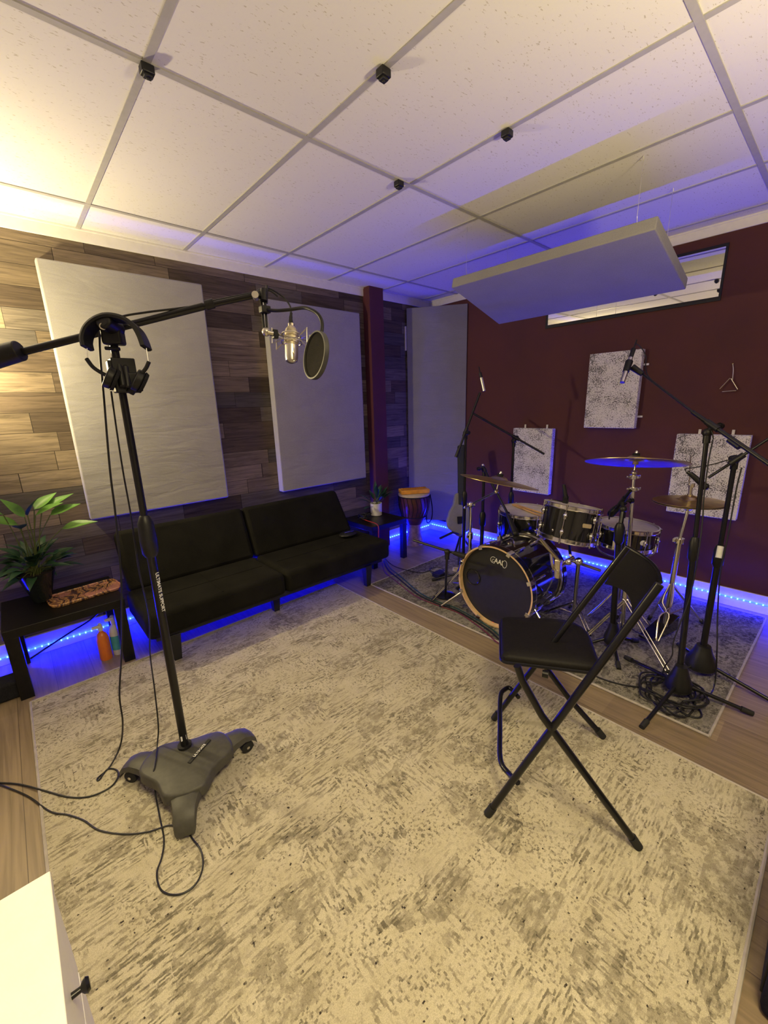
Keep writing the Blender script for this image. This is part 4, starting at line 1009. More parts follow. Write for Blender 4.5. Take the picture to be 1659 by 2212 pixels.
# second right stand
hub2 = Z(1510, 1452, .009); piv2 = D(1588, 992, 2.06)
s2 = stand('black tripod boom stand nearest the right edge, mic aimed at the hi-hat', (hub2.x, hub2.y, .009), piv2,
           [Z(1690, 1528, .012), Z(1448, 1462, .016), Z(1466, 1392, .016)], .0115, boom=(D(1700, 922, 1.95), D(1530, 1032, 2.10)), hub=.075)
MB().cyl(D(1552, 1205, 2.09), D(1557, 1180, 2.09), .0135).build('sticker', 'sticker', s2)
mt_ = thing('stick_microphone', 'black microphone on a short boom beside the hi-hat rod', 'microphone', D(1508, 1046, 2.12), 'microphones')
MB().cyl(D(1524, 1052, 2.11), D(1490, 1022, 2.14), .016, .012).ball(D(1523, 1051, 2.11), .018).build('mic_body', 'black_plastic', mt_)
MB().cyl(D(1484, 1019, 2.15), D(1492, 1025, 2.14), .009).build('connector', 'black_metal', mt_)
tag(MB().tube([D(1482, 1019, 2.15), D(1481, 1013, 2.15), D(1500, 1010, 2.12), D(1540, 1003, 2.08), D(1575, 994, 2.05), D(1592, 1004, 2.04)], .003, 6, 6).build('cable', 'cable', loc=D(1482, 1019, 2.15)), 'black cable looping from the hi-hat microphone to its stand', 'cable')

# stand A: behind the floor tom, boom to the left
topA = D(1110, 952, 3.50)
bA = Vector((topA.x, topA.y, .009))
sA = stand('black boom stand behind the floor tom in front of the small speckled panel', bA, topA, [bA + Vector((.09, .26, .01)), bA + Vector((-.27, -.02, .01)), bA + Vector((.10, -.24, .01))], .0105,
           boom=(D(1176, 981, 3.42), D(1020, 892, 3.62)), brad=.009)
# stand B: by the corner, steep boom with pencil mic
topB = D(1006, 935, 3.32); bB = Vector((topB.x, topB.y, .009))
sB = stand('black boom stand beside the left cymbal stand with steep boom', bB, topB, [bB + Vector((-.2, .18, .01)), bB + Vector((.26, .08, .01)), bB + Vector((-.06, -.26, .01))], .0105,
           boom=(D(986, 986, 3.32), D(1037, 848, 3.25)), brad=.009)
cap(sB, D(988, 980, 3.32), D(1037, 848, 3.25) - D(986, 986, 3.32), .014, .06)
pencil_mic('pale pencil microphone on the steep boom in front of the red wall near corner', D(1036, 800, 3.22), D(1046, 845, 3.22), .0125, False)
# stand C: with boom into the floor tom
topC = D(1060, 1018, 3.42); bC = Vector((topC.x, topC.y, .009)); bC = Vector((D(1042, 1100, 3.42).x, D(1042, 1100, 3.42).y, .009))
sC = stand('black stand with short boom reaching down to the floor tom', bC, D(1046, 1015, 3.42), [bC + Vector((.2, .18, .01)), bC + Vector((-.26, .05, .01)), bC + Vector((.1, -.25, .01))], .0125,
           boom=(D(1042, 1006, 3.42), D(1098, 1112, 3.15)), brad=.010)
MB().ball(D(1043, 1005, 3.40), .013).build('cap', 'chrome', sC)
t = thing('stick_microphone', 'black microphone pointing down at the floor tom', 'microphone', D(1100, 1118, 3.14), 'microphones')
MB().cyl(D(1096, 1108, 3.16), D(1112, 1150, 3.06), .017, .022).ball(D(1113, 1152, 3.055), .024).build('mic_body', 'black_plastic', t)
# kick mic stand (low)
bK = Z(962, 1287, .009); tK = D(966, 1192, 2.74)
sK = thing('microphone_stand', 'short black stand on a round base in front of the bass drum', 'microphone stand', (bK.x, bK.y, .009), 'black microphone stands')
MB().lathe([(.078, 0), (.078, .010), (.060, .020), (.014, .030)], Matrix.Translation((bK.x, bK.y, .009)), 32, True, True).build('round_base', 'black_metal', sK)
MB().cyl((bK.x, bK.y, .02), tK, .0095).build('upper_tube', 'black_metal', sK)
MB().cyl(tK - Vector((0, 0, .05)), tK + Vector((0, 0, .015)), .016).ball(tK, .020).build('pivot', 'black_plastic', sK)
MB().cyl(D(893, 1167, 2.92), D(985, 1196, 2.72), .008).build('boom', 'black_metal', sK)
t = thing('stick_microphone', 'black microphone at the edge of the bass drum hoop', 'microphone', D(992, 1198, 2.71), 'microphones')
MB().cyl(D(980, 1194, 2.725), D(1004, 1202, 2.70), .014, .020).build('mic_body', 'black_plastic', t)
# snare mic stand (black pole behind chair)
bE = Z(1320, 1398, .009); tE = D(1346, 1100, 2.42)
sE = stand('black stand between the snare drum and the folding chair', (bE.x, bE.y, .009), tE, [Z(1262, 1392, .016), Z(1337, 1444, .016), Z(1376, 1385, .016)], .0125, hub=.05,
           boom=(D(1362, 1060, 2.36), D(1332, 1098, 2.52)), brad=.010, clutch=D(1338, 1150, 2.41))
t = thing('stick_microphone', 'black microphone aimed at the snare drum head', 'microphone', D(1334, 1090, 2.52), 'microphones')
MB().cyl(D(1350, 1085, 2.48), D(1322, 1108, 2.56), .016, .022).ball(D(1321, 1109, 2.565), .024).tube([D(1350, 1085, 2.48), D(1335, 1090, 2.5), D(1318, 1102, 2.52), D(1316, 1122, 2.53)], .004, 6, 4).build('mic_body', 'black_plastic', t)

def DF(u, v, d): return D(u, v, d * 0.913)
# ================================================================== FOREGROUND STUDIO BOOM STAND
pb = Vector((0.366, -1.251, 0)); ptop = DF(240, 712, 1.49)
fs = thing('studio_boom_stand', 'heavy black studio boom stand on a wheeled cast base in the foreground', 'microphone stand', pb)
wheels = [Vector((0.180, -1.135, 0)), Vector((0.600, -1.325, 0)), Vector((0.268, -1.545, 0))]
ctr = sum(wheels, Vector()) / 3
# cast base: raised triangular plate with three arms
def base_outline(k, z):
    out = []
    for i, w in enumerate(wheels):
        d = (w - ctr); d.z = 0; ln = d.length; d.normalize(); s_ = Vector((-d.y, d.x, 0))
        for q in (1, -1): out.append(ctr + d * (ln * k[0]) + s_ * (q * k[1]))
        nx = wheels[(i + 1) % 3] - ctr; nx.normalize(); mdir = (d + nx).normalized(); out.append(ctr + mdir * k[2])
    return [Vector((p_.x, p_.y, z)) for p_ in out]
def smooth_loop(P, n=5):
    P = P[:]; res = []
    for i in range(len(P)):
        a, b_, c, d = P[i - 1], P[i], P[(i + 1) % len(P)], P[(i + 2) % len(P)]
        for k in range(n):
            t_ = k / n; res.append(0.5 * ((2 * b_) + (c - a) * t_ + (2 * a - 5 * b_ + 4 * c - d) * t_ * t_ + (-a + 3 * b_ - 3 * c + d) * t_ ** 3))
    return res
top_c = ctr.lerp(Vector((pb.x, pb.y, 0)), .25)
MB().loft([smooth_loop(base_outline((.66, .062, .126), z), 6) for z in (.074, .112)] + [smooth_loop(base_outline((.65, .060, .124), .1175), 6), smooth_loop(base_outline((.62, .056, .118), .121), 6), smooth_loop(base_outline((.3, .028, .055), .1245), 6)]).build('base_plate', 'base_grey', fs, ang=50)
for w in wheels:
    d = (w - ctr); ln = d.length; d.normalize(); s_ = Vector((-d.y, d.x, 0))
    rings = []
    for q, z, hw_, th in ((.30, .080, .085, .045), (.55, .086, .066, .044), (.75, .092, .050, .040), (.92, .092, .042, .036), (1.05, .078, .039, .032), (1.13, .055, .036, .026), (1.15, .034, .030, .014)):
        c = ctr + d * (ln * q); rings.append([c + s_ * (hw_ * sx_) + Vector((0, 0, z + th / 2 * sz)) for sx_, sz in ((-1, -.7), (-.9, .6), (-.5, 1), (.5, 1), (.9, .6), (1, -.7))])
    arm = MB().loft(rings).build('base_arm', 'base_grey', fs, ang=50)
    wc = ctr + d * (ln * .97)
    wh = MB()
    for q in (-.018, .018): wh.cyl(Vector((wc.x, wc.y, .036)) + s_ * (q - .010), Vector((wc.x, wc.y, .036)) + s_ * (q + .010), .027, seg=22)
    wh.build('caster_wheel', 'rubber', fs)
    MB().box(Vector((wc.x, wc.y, .055)), (.022, .022, .04)).cyl(Vector((wc.x, wc.y, .036)) - s_ * .034, Vector((wc.x, wc.y, .036)) + s_ * .034, .007).build('caster_fork', 'chrome', fs)
# lettering groove on the plate
gq0, gq1 = Z(408, 1648, .127), Z(453, 1597, .127)
gd = (gq1 - gq0).normalized(); gmm = Matrix.Identity(4); gy = Vector((-gd.y, gd.x, 0)); gc = (gq0 + gq1) / 2
for i in range(3): gmm[i][0] = gd[i]; gmm[i][1] = gy[i]; gmm[i][2] = (0, 0, 1)[i]; gmm[i][3] = gc[i]
MB().box((0, 0, 0), ((gq1 - gq0).length, .014, .003), gmm).build('name_groove', 'black_matte', fs)
gmt = gmm.copy(); gmt[2][3] += .002
text_mesh('base_lettering', 'ULTIMATE', gmt, 0.015, 'letter_white', fs)
# mast
ax = (ptop - pb).normalized()
def up_(z): return pb + ax * (z / ax.z)
MB().cyl(up_(.10), up_(1.06), .016, seg=20).build('lower_tube', 'black_metal', fs)
MB().cyl(up_(1.06), ptop, .0125, seg=18).build('upper_tube', 'black_metal', fs)
MB().cyl(up_(.118), up_(.135), .028).build('collar', 'black_plastic', fs)
MB().box(Vector((0, 0, 0)), (.022, .002, .022), frame(up_(.165) + (CAM - up_(.165)).normalized() * .017, ax) @ Matrix.Identity(4)).build('sticker', 'sticker', fs)
MB().lathe([(.020, -.10), (.028, -.085), (.030, -.04), (.027, .03), (.017, .055), (.0135, .06)], frame(up_(1.09), ax), 22, True, True).build('clutch', 'black_plastic', fs)
# raised lettering down the mast
rc_ = up_(.88); vdir = (CAM - rc_); vdir = (vdir - ax * vdir.dot(ax)).normalized(); sdir = ax.cross(vdir).normalized()
rv = (vdir * .75 + sdir * .45).normalized() if (ax.cross(vdir)).dot(RR) > 0 else (vdir * .75 - sdir * .45).normalized()
tmx = Matrix.Identity(4); yv = rv.cross(-ax)
for i in range(3): tmx[i][0] = -ax[i]; tmx[i][1] = yv[i]; tmx[i][2] = rv[i]; tmx[i][3] = (up_(.845) + rv * .0163)[i]
text_mesh('mast_lettering', 'ULTIMATE SUPPORT', tmx, 0.018, 'letter_white', fs, squash=1.0)
# boom
b0, b1 = DF(-70, 790, 1.47), DF(563, 636, 1.62); bd_ = (b1 - b0).normalized()
MB().cyl(b0, DF(440, 661.5, 1.585), .0125, seg=16).cyl(DF(430, 664, 1.583), b1, .0095, seg=14).build('boom', 'black_metal', fs)
MB().cyl(DF(446, 654, 1.60), DF(560, 631, 1.635), .0055).build('support_rod', 'black_metal', fs)
MB().cyl(DF(-75, 791, 1.47), DF(44, 757, 1.48), .036, .032, 20).build('counterweight', 'black_plastic', fs, bev=.004)
MB().cyl(DF(444, 660, 1.585), DF(462, 655, 1.59), .0165).build('boom_collar', 'black_plastic', fs)
pv = MB().box(Vector((0, 0, -.005)), (.06, .05, .075), frame(DF(243, 716, 1.485), ax, bd_)).cyl(DF(243, 706, 1.47) - RF * .05, DF(243, 706, 1.47) + RF * .03, .026)
pv.build('pivot', 'black_plastic', fs, bev=.008)
MB().cyl(DF(222, 705, 1.42), DF(222, 705, 1.44), .010).build('knob', 'chrome', fs)
MB().cyl(DF(228, 752, 1.49), DF(258, 754, 1.49), .006).build('set_screw', 'black_plastic', fs)
hb = MB()
hb.box(DF(268, 812, 1.52), (.07, .05, .11), None).box(DF(252, 800, 1.50), (.05, .035, .06)).box(DF(288, 826, 1.53), (.045, .04, .06)).cyl(DF(256, 786, 1.49), DF(266, 836, 1.49), .011).cyl(DF(270, 790, 1.50), DF(277, 838, 1.50), .010)
hb.cyl(DF(280, 850, 1.52), DF(290, 834, 1.52), .013)
hb.build('cable_clamp', 'black_plastic', fs, bev=.004)
# hanging scissor arm with knobs
ar = MB()
for u0, u1 in ((560, 571), (569, 577)): ar.cyl(DF(u0 + 2, 628, 1.61), DF(u1, 716, 1.61), .0045, seg=10)
ar.cyl(DF(577, 617, 1.615), DF(576, 655, 1.615), .0042, seg=10)
ar.build('drop_arm', 'black_metal', fs)
MB().ball(b1, .018).cyl(DF(556, 640, 1.60), DF(572, 632, 1.62), .014).cyl(DF(570, 625, 1.60), DF(570, 650, 1.60), .012).build('elbow_joint', 'black_plastic', fs)
MB().cyl(DF(551, 636, 1.57), DF(553, 642, 1.60), .012).build('knob', 'mic_steel', fs)
MB().ball(DF(575, 717, 1.60), .015).cyl(DF(578, 718, 1.59), DF(590, 720, 1.60), .007).build('knob', 'mic_steel', fs)
MB().box(DF(572, 669, 1.605), (.034, .03, .024)).build('gooseneck_clamp', 'black_plastic', fs, bev=.004)

# condenser microphone in shock mount
MD = 1.64
t = thing('condenser_microphone', 'champagne condenser microphone hanging upside down from the boom', 'microphone', DF(630, 740, MD))
mx = (DF(630, 782, MD) - DF(629, 700, MD)).normalized()
p_ = DF(629, 700, MD)
def mp_(v): return p_ + mx * ((DF(629, v, MD) - p_).length)
mm = frame(p_, mx)
k_ = lambda v: (DF(629, v, MD) - p_).length
MB().lathe([(.010, k_(704)), (.021, k_(712)), (.025, k_(722)), (.026, k_(746)), (.024, k_(747))], mm, 28, True, True).build('mic_body', 'mic_gold', t)
MB().lathe([(.0238, k_(747)), (.0232, k_(772)), (.021, k_(780)), (.010, k_(784))], mm, 28, True, True).build('grille', 'mic_steel', t)
MB().lathe([(.012, 0), (.012, k_(710))], mm, 18, True, True).build('connector', 'nickel', t)
MB().tube([DF(629, 700, MD), DF(628, 690, MD), DF(629, 676, MD)], [.0075, .0065, .005], 8, 3).build('plug', 'black_plastic', t)
MB().box(mp_(764) + (CAM - p_).normalized() * .026 + RR * .008, (.004, .004, .045)).build('grille_bar', 'mic_gold', t)
t = thing('shock_mount', 'silver wire spider shock mount around the condenser microphone', 'microphone mount', DF(600, 728, MD))
w = MB()
for cz, rad in ((724, .034), (740, .036)): w.torus(frame(mp_(cz), mx), rad, .0026, 28, 6)
side = (RR - mx * RR.dot(mx)).normalized(); fw = mx.cross(side)
for sx_, sy_ in ((-1, -1), (1, -1), (1, 1), (-1, 1)):
    o_ = side * sx_ * .062 + fw * sy_ * .03
    apex_u, apex_l = mp_(716) + o_, mp_(756 if sx_ > 0 else 748) + o_
    w.tube([mp_(728) + side * sx_ * .033 + fw * sy_ * .012, apex_u, apex_l, mp_(738) + side * sx_ * .035 + fw * sy_ * .012], .0023, 6, 0)
w.tube([DF(592, 722, MD), DF(640, 730, MD - .04), DF(664, 736, MD)], .0018, 6, 4)
w.build('wire_frame', 'mic_steel', t)
MB().cyl(DF(584, 720, 1.61), DF(600, 724, MD - .01), .008, .012).box(DF(594, 722, MD - .02), (.018, .018, .03)).build('swivel', 'black_plastic', t, bev=.002)

# pop filter
pf = DF(682, 768, 1.50)
t = thing('pop_filter', 'round black pop filter on a gooseneck beside the condenser microphone', 'pop filter', pf)
fn = (RR * -.80 - RF * .60).normalized()
mm = frame(pf, fn, (0, 0, 1))
MB().lathe([(0, -.002), (.071, -.002), (.071, .002), (0, .002)], mm, 48).build('screen', 'mesh_dark', t)
MB().lathe([(.072, -.008), (.077, -.008), (.078, .0), (.077, .008), (.072, .008), (.072, -.008)], mm, 48).build('rim', 'pop_rim', t)
gn = [DF(576, 669, 1.60), DF(596, 671, 1.585), DF(625, 669, 1.565), DF(655, 665, 1.54), DF(672, 669, 1.52), DF(688, 680, 1.505), DF(696, 699, 1.50), DF(694, 724, 1.495)]
MB().tube(gn, .0058, 10, 6).build('gooseneck', 'black_plastic', t)
MB().box(DF(693, 726, 1.495), (.014, .014, .022)).build('rim_clamp', 'black_plastic', t, bev=.002)

# headphones over the boom
hp = DF(250, 745, 1.43)
t = thing('headphones', 'black headphones hung over the pivot of the boom stand', 'headphones', hp)
HB = [(189, 752), (186, 735), (192, 714), (207, 698), (228, 688), (250, 687), (275, 694), (296, 710), (308, 730), (316, 752)]
band = MB(); P = smooth_path([DF(u, v, 1.435) for u, v in HB], 5)
rings = []
for i, q in enumerate(P):
    tg = (P[min(i + 1, len(P) - 1)] - P[max(i - 1, 0)]).normalized(); nrm = RF; sd = tg.cross(nrm).normalized()
    rings.append([q + nrm * a_ + sd * b0 for a_, b0 in ((-.022, -.007), (.022, -.007), (.025, 0), (.022, .007), (-.022, .007), (-.025, 0))])
band.loft(rings).build('headband', 'black_plastic', t)
MB().tube([DF(188, 752, 1.435), DF(189, 776, 1.44)], .0014, 6, 0).build('slider_wire', 'wire', t)
MB().tube([DF(316, 752, 1.435), DF(320, 780, 1.44)], .0014, 6, 0).build('slider_wire', 'wire', t)
MB().tube([DF(187, 775, 1.44), DF(200, 792, 1.445), DF(215, 803, 1.45), DF(232, 812, 1.46)], .0062, 8, 4).build('yoke', 'black_plastic', t)
MB().tube([DF(322, 781, 1.44), DF(315, 796, 1.445), DF(302, 812, 1.45)], .0062, 8, 4).build('yoke', 'black_plastic', t)
for (u0, v0, u1, v1) in ((228, 800, 246, 806), (290, 806, 306, 812)):
    c0, c1 = DF(u0, v0 + 12, 1.455), DF(u1, v1 + 14, 1.47)
    MB().cyl(c0, c1, .036, .034, 24).build('earcup', 'black_plastic', t, bev=.005)
    MB().cyl(c1, c1 + (c1 - c0).normalized() * .010, .037, .033, 24).build('ear_pad', 'dark_cloth', t)

# cables of the foreground stand
def cable(label, pts, r=.0033, mat='cable', grp=None, sm=7):
    pts = [Vector(q) for q in pts]
    o = MB().tube(pts, r, 7, sm).build('cable', mat, loc=pts[0]); return tag(o, label, 'cable', grp)
zf = .0125
cable('thin black cable running above the studio boom to the condenser microphone', [DF(600, 640, 1.64), DF(580, 627, 1.62), DF(550, 634, 1.61), DF(480, 650, 1.59), DF(400, 664, 1.57), DF(320, 674, 1.54), DF(262, 684, 1.52), DF(232, 700, 1.52), DF(215, 730, 1.52), DF(226, 880, 1.56), DF(238, 1020, 1.62), DF(250, 1118, 1.68), DF(262, 1260, 1.76), DF(263, 1400, 1.86), DF(258, 1500, 1.93), DF(265, 1560, 1.99), DF(260, 1610, 2.05), Z(238, 1655, zf), Z(212, 1680, zf), Z(214, 1685, zf), Z(232, 1662, zf), Z(252, 1664, zf), Z(254, 1680, zf), Z(236, 1702, zf), Z(195, 1720, zf), Z(150, 1722, zf), Z(95, 1708, zf), Z(40, 1694, .006), Z(-20, 1690, .006), Z(-80, 1685, .006)], .0036)
cable('black microphone cable dropping from the boom end to the condenser microphone', [DF(578, 622, 1.62), DF(592, 628, 1.64), DF(612, 642, 1.65), DF(626, 660, 1.65), DF(629, 676, 1.64)], .0032)
cable('black cable hanging beside the mast and looping on the rug by the front caster', [DF(240, 845, 1.53), DF(252, 930, 1.58), DF(266, 1020, 1.63), DF(283, 1115, 1.69), DF(300, 1230, 1.77), DF(322, 1330, 1.86), DF(324, 1410, 1.92), DF(334, 1490, 1.88), Z(342, 1568, .22), Z(340, 1605, .134), Z(336, 1640, .130), Z(332, 1666, .122), Z(332, 1684, .085), Z(337, 1722, .03), Z(345, 1765, zf), Z(354, 1812, zf), Z(350, 1850, zf), Z(339, 1885, zf), Z(345, 1918, zf), Z(365, 1932, zf), Z(395, 1930, zf), Z(424, 1908, zf), Z(438, 1872, zf), Z(434, 1838, zf), Z(418, 1815, zf), Z(405, 1800, zf), Z(370, 1783, zf), Z(320, 1797, zf), Z(270, 1802, zf), Z(215, 1794, zf), Z(180, 1772, zf), Z(145, 1760, zf), Z(108, 1753, zf), Z(60, 1720, .006), Z(0, 1695, .006), Z(-60, 1672, .006)], .0030)

# ================================================================== FOLDING CHAIR
F1, F2 = Vector((1.123, -2.271, .020)), Vector((1.557, -2.012, .020))
R1, R2 = Vector((1.392, -2.689, .020)), Vector((1.811, -2.415, .020))
U1, U2 = Vector((1.3659, -2.6489, .988)), Vector((1.8197, -2.4207, .930))
ch = thing('folding_chair', 'black metal folding chair with dark padded seat in front of the drums', 'chair', (F1 + F2 + R1 + R2) / 4 - Vector((0, 0, .011)))
tw = .0125
MB().tube([F1, F1.lerp(U1, .5), U1], tw, 12, 0).build('front_leg', 'chair_tube', ch)
MB().tube([F2, F2.lerp(U2, .5), U2], tw, 12, 0).build('front_leg', 'chair_tube', ch)
S1, S2 = Vector((1.160, -2.330, .640)), Vector((1.165, -2.33, .60))
nrp = Vector((-.8412, -.5408, 0))
rt1 = onplane(1117, 1438, F1, nrp) ; rt1b = onplane(1128, 1470, F1, nrp)
MB().tube([rt1, rt1b, onplane(1170, 1545, F1, nrp), R1], tw, 12, 0).build('rear_leg', 'chair_tube', ch)
rt2 = onplane(1178, 1440, F2, nrp)
MB().tube([rt2, onplane(1230, 1510, F2, nrp), R2], tw, 12, 0).build('rear_leg', 'chair_tube', ch)
for p_ in (F1, F2, R1, R2):
    q = U1 if p_ is F1 else U2 if p_ is F2 else rt1 if p_ is R1 else rt2
    d = (p_ - q).normalized(); MB().cyl(p_ - d * .035, p_ + d * .008, .0155, .015, 12).build('rubber_foot', 'rubber', ch)
# low U-shaped brace between the front legs
ba, bb = onplane(1118, 1690, F1, nrp), onplane(1120, 1506, F2, nrp)
MB().tube([ba, Z(1100, 1672, .15), Z(1081, 1642, .15), Z(1080, 1575, .15), Z(1081, 1505, .15), Z(1090, 1490, .15), Z(1102, 1487, .15), bb], .0105, 10, 4).build('brace', 'chair_tube', ch)
# seat
sA_, sB_, sC_, sD_ = Z(1081, 1334, .455), Z(1083, 1420, .455), Z(1300, 1446, .455), Z(1262, 1340, .455)
def rounded(c4, rads, n=6):
    out = []
    for i in range(4):
        p_, a_, b_ = c4[i], c4[i - 1], c4[(i + 1) % 4]
        da, db = (a_ - p_).normalized(), (b_ - p_).normalized(); r_ = rads[i]
        for k in range(n + 1):
            t_ = k / n; out.append((p_ + da * r_) * (1 - t_) ** 2 + p_ * 2 * t_ * (1 - t_) + (p_ + db * r_) * t_ ** 2)
    return out
seat = rounded([sA_, sB_, sC_, sD_], [.03, .03, .06, .16])
cen = sum(seat, Vector()) / len(seat)
MB().loft([[q - Vector((0, 0, .030)) for q in seat], [q - Vector((0, 0, .012)) for q in seat], [q for q in seat], [cen.lerp(q, .93) + Vector((0, 0, .012)) for q in seat], [cen.lerp(q, .6) + Vector((0, 0, .017)) for q in seat]]).build('seat', 'chair_vinyl', ch, ang=50)
MB().tube([q - Vector((0, 0, .022)) for q in seat], .0075, 8, 0, True).build('seat_frame', 'chair_tube', ch)
MB().cyl(Z(1172, 1448, .42) + Vector((0, 0, -.015)), Z(1185, 1451, .42) + Vector((0, 0, -.015)), .016).build('hinge', 'black_metal', ch)
# backrest: curved panel between the uprights
ub = (U1 - F1).normalized(); 
bf = Vector((-.5408, .8412, 0))
def bk_pt(s_, t_):
    """s_ across (0 far .. 1 near), t_ up (0 bottom .. 1 top)"""
    far_b, far_t = D(1308, 1262, 2.26), D(1353, 1181, 2.26)
    near_b, near_t = D(1366, 1352, 1.985), D(1427, 1258, 1.985)
    p_ = far_b.lerp(far_t, t_).lerp(near_b.lerp(near_t, t_), s_)
    bow = math.sin(PI * s_)
    return p_ - bf * (.045 * bow) + Vector((0, 0, (.05 * bow * (1 - t_)) if True else 0))
rings = []
NS = 16
for i in range(NS + 1):
    s_ = i / NS; col = [bk_pt(s_, j / 8) for j in range(9)]
    rings.append([q + bf * .007 for q in col] + [q - bf * .007 for q in reversed(col)])
MB().loft(rings).build('backrest', 'chair_vinyl', ch, ang=50, bev=.003)
MB().tube([bk_pt(i / 12, 1.0) for i in range(13)] , .010, 8, 2).build('back_rail', 'chair_tube', ch)

# ================================================================== WHITE CABINET (bottom left)
cx, cz = -0.035, 0.80
cy1 = -2.19; cy0 = -2.75
t = thing('drawer_cabinet', 'white drawer cabinet with dark knob at the bottom left corner', 'cabinet', (cx - .25, (cy0 + cy1) / 2, 0))
MB().box((cx - .26, (cy0 + cy1) / 2, .40 - .012), (.48, cy1 - cy0 - .01, .776)).build('carcass', 'cabinet_white', t, bev=.002)
MB().box((cx - .25, (cy0 + cy1) / 2, cz - .012), (.50, cy1 - cy0, .024)).build('cabinet_top', 'cabinet_white', t, bev=.002)
for z0, z1 in ((.585, .765), (.385, .575), (.185, .375), (.03, .175)):
    dr = MB().box((cx - .012, (cy0 + cy1) / 2, (z0 + z1) / 2), (.020, cy1 - cy0 - .012, z1 - z0)).build('drawer', 'cabinet_white', t, bev=.002)
    ky = XP(158, 2150, cx).y; kz = XP(158, 2150, cx).z if z0 > .5 else (z0 + z1) / 2
    kk = Vector((cx - .002, ky, kz)); MB().lathe([(.0045, 0), (.004, .011), (.008, .014), (.0105, .018), (.008, .022), (0, .0225)], frame(kk, (1, 0, 0)), 32, True, True).build('knob', 'black_metal', dr)

# black cabinet at right edge
t = thing('speaker_cabinet', 'black speaker cabinet cut off by the lower right edge', 'speaker', (1.38, -3.25, 0))
MB().box((1.38, -3.24, .30), (.42, .42, .596)).build('cabinet_body', 'dark_cloth', t, bev=.02)
MB().box((1.38, -3.028, .30), (.36, .006, .52)).build('grille', 'mesh_dark', t, bev=.002)
for x in (1.22, 1.54): MB().cyl((x, -3.08, 0), (x, -3.08, .004), .02).build('rubber_foot', 'rubber', t)

# ================================================================== FLOOR CABLES AND SMALL ITEMS BY THE KIT
g = 'cables from the sofa to the bass drum'
zc = .014
path = [(828, 1212), (838, 1232), (862, 1252), (900, 1283), (940, 1302), (985, 1318), (1020, 1338), (1055, 1362), (1082, 1385), (1125, 1405)]
def shift(pth, du, dv, z=zc): return [Z(u + du * (0.4 + .6 * math.sin(i)), v + dv, z) for i, (u, v) in enumerate(pth)]
cable('thick black cable snaking from the sofa end to the bass drum', shift(path, 2, 0), .006, 'cable', g)
cable('red cable alongside the black ones from sofa end to bass drum', shift(path, -6, 4), .0042, 'dark_red_cable', g)
cable('dark green cable in the bundle between sofa and bass drum', shift(path, 6, -5, .018), .0045, 'green_cable', g)
cable('thin black cable across the drum rug to the small black box', [Z(832, 1207, zc), Z(850, 1222, zc), Z(880, 1232, zc), Z(910, 1237, zc), Z(930, 1233, zc), Z(945, 1240, zc)], .0035)
cable('small black cable loop beside the short microphone stand', [Z(935, 1240, zc), Z(928, 1230, zc), Z(945, 1225, zc), Z(960, 1232, zc), Z(950, 1240, zc), Z(935, 1243, zc)], .003)
q = Z(950, 1245, .009); t = thing('direct_box', 'small black box on the drum rug behind the short microphone stand', 'box', q)
MB().box(q + Vector((0, 0, .022)), (.11, .09, .04)).build('case', 'black_plastic', t, bev=.004)
MB().cyl(q + Vector((.03, -.03, .042)), q + Vector((.03, -.03, .048)), .008).build('knob', 'chrome', t)
q = Z(985, 1232, .009); t = thing('tape_roll', 'small pale roll on the drum rug beside the bass drum hoop', 'roll', q)
MB().lathe([(.018, 0), (.032, 0), (.032, .02), (.018, .02), (.018, 0)], Matrix.Translation(q), 24).build('roll_body', 'goatskin', t)
# cable pile around the right tripod
rnd = random.Random(4)
cc = Vector((hubR.x - .02, hubR.y + .02, .014)); pts = []
for k in range(90):
    a = k * .42; r_ = .105 + .035 * math.sin(k * .9) + .02 * rnd.random()
    pts.append(cc + Vector((math.cos(a) * r_ * 1.15 - .01, math.sin(a) * r_, .002 + .02 * rnd.random() + .0003 * k)))
pts += [Z(1500, 1520, .014), Z(1512, 1535, .014), Z(1515, 1548, .014), Z(1500, 1550, .014), Z(1475, 1540, .014), Z(1462, 1528, .016)]
cable('messy coil of black cable around the foot of the right boom stand', pts, .0045, sm=3)
cable('black cable hanging from the right-edge stand down to the rug', [D(1602, 1010, 2.03), D(1590, 1060, 2.04), D(1572, 1160, 2.06), D(1556, 1240, 2.08), D(1550, 1330, 2.1), D(1549, 1400, 2.1), Z(1545, 1470, .03), Z(1534, 1500, .014), Z(1505, 1512, .014)], .0034)
cable('black cable hanging along the mast of the right boom stand', [D(1540, 950, 1.96), D(1530, 1000, 1.955), D(1520, 1080, 1.95), D(1518, 1120, 1.95), D(1508, 1200, 1.95), D(1490, 1290, 1.98), D(1456, 1382, 2.0), D(1452, 1415, 2.02), D(1436, 1440, 2.06), Z(1430, 1462, .014)], .0032)
cable('black cable lying across the front of the drum rug', [Z(1440, 1508, .014), Z(1390, 1487, .014), Z(1340, 1478, .014), Z(1290, 1462, .014), Z(1230, 1430, .014), Z(1180, 1408, .014), Z(1125, 1395, .014)], .0045)
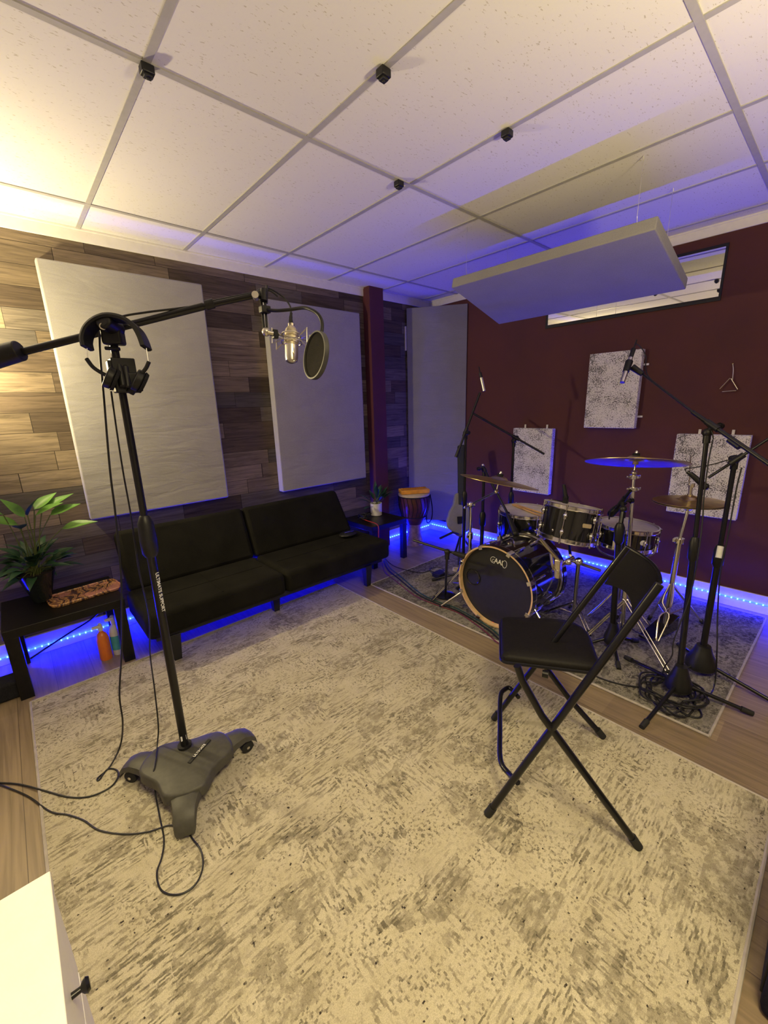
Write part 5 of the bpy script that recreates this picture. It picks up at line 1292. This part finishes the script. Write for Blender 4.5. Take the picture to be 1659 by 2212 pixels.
# bass pedal behind the drum
q = Vector((2.80, -1.52, .009)); t = thing('bass_pedal', 'chrome bass drum pedal behind the bass drum', 'pedal', q)
MB().hexa([q + Vector((0, -.05, 0)), q + Vector((.30, -.05, 0)), q + Vector((.30, .05, 0)), q + Vector((0, .05, 0))], [q + Vector((0, -.045, .10)), q + Vector((.30, -.045, .02)), q + Vector((.30, .045, .02)), q + Vector((0, .045, .10))]).build('footboard', 'chrome', t, bev=.003)
MB().cyl(q + Vector((0, -.07, 0)), q + Vector((0, -.07, .2)), .009).cyl(q + Vector((0, .07, 0)), q + Vector((0, .07, .2)), .009).cyl(q + Vector((0, -.08, .2)), q + Vector((0, .08, .2)), .009).build('yoke', 'chrome', t)
MB().cyl(q + Vector((0, 0, .2)), q + Vector((-.015, 0, .36)), .004).ball(q + Vector((-.018, 0, .37)), .022).build('beater', 'bag_cloth', t)
# cable under left table
cable('black cable sloping along the wall under the left side table', [Vector((-.10, .30, .03)), Vector((-.0, .33, .06)), Vector((.12, .35, .10)), Vector((.24, .36, .14)), Vector((.33, .37, .2))], .006)

# ================================================================== LIGHT
WARM = (1.0, 0.82, 0.44)
def point(name, loc, w, col, rad):
    l_ = bpy.data.lights.new(name, 'POINT'); l_.energy = w; l_.color = col; l_.shadow_soft_size = rad
    o = bpy.data.objects.new(name, l_); COL.objects.link(o); o.location = loc; return o
def area(name, loc, rot, sx_, sy_, w, col, spread=PI):
    l_ = bpy.data.lights.new(name, 'AREA'); l_.shape = 'RECTANGLE'; l_.size = sx_; l_.size_y = sy_; l_.energy = w; l_.color = col; l_.spread = spread
    o = bpy.data.objects.new(name, l_); COL.objects.link(o); o.location = loc; o.rotation_euler = rot; return o
# arc floor lamp just outside the left edge (bulb above an opaque cup)
lp_ = Vector((-0.24, 0.10, 1.88)); lb_ = Vector((-0.62, 0.05, 0))
t = thing('floor_lamp', 'floor lamp outside the left edge lighting the plank wall', 'lamp', lb_)
MB().lathe([(.13, 0), (.13, .012), (.03, .03), (.012, .05)], Matrix.Translation(lb_), 28, True, True).build('lamp_base', 'black_metal', t)
MB().tube([lb_ + Vector((0, 0, .04)), lb_ + Vector((0, 0, .9)), lb_ + Vector((0, 0, 1.45)), lb_ + Vector((.10, .01, 1.66)), lb_ + Vector((.28, .04, 1.69)), Vector((lp_.x, lp_.y, 1.725))], .011, 10, 6).build('pole', 'black_metal', t)
MB().lathe([(.012, 1.71), (.05, 1.725), (.080, 1.755), (.078, 1.757), (.045, 1.735), (0, 1.725)], Matrix.Translation((lp_.x, lp_.y, 0)), 28).build('cup', 'black_metal', t)  # unseen cup, shaped to cut the light off the lower wall
point('lamp_light', lp_, 120, WARM, .05)
def spot(name, loc, w, col, rad, ang=180):
    l_ = bpy.data.lights.new(name, 'SPOT'); l_.energy = w; l_.color = col; l_.shadow_soft_size = rad; l_.spot_size = math.radians(ang); l_.spot_blend = .5
    o = bpy.data.objects.new(name, l_); COL.objects.link(o); o.location = loc; o.rotation_euler = (PI, 0, 0); return o
spot('rear_uplight', (1.35, -3.35, 1.70), 115, WARM, .1)
area('rear_ceiling_light', (0.35, -3.3, 2.58), (0, 0, 0), .6, .6, 55, (1.0, .82, .44), math.radians(140))

wd = bpy.data.worlds.new('world'); sc.world = wd; wd.use_nodes = True
wd.node_tree.nodes['Background'].inputs[0].default_value = (.02, .02, .03, 1); wd.node_tree.nodes['Background'].inputs[1].default_value = .05
vs = sc.view_settings
vs.view_transform = 'Standard'; vs.look = 'None'; vs.exposure = -0.22; vs.gamma = 1.0; vs.use_curve_mapping = False
sc.cycles.max_bounces = 8; sc.cycles.diffuse_bounces = 4; sc.cycles.glossy_bounces = 4
sc.cycles.use_denoising = True
sc.cycles.sample_clamp_indirect = 6
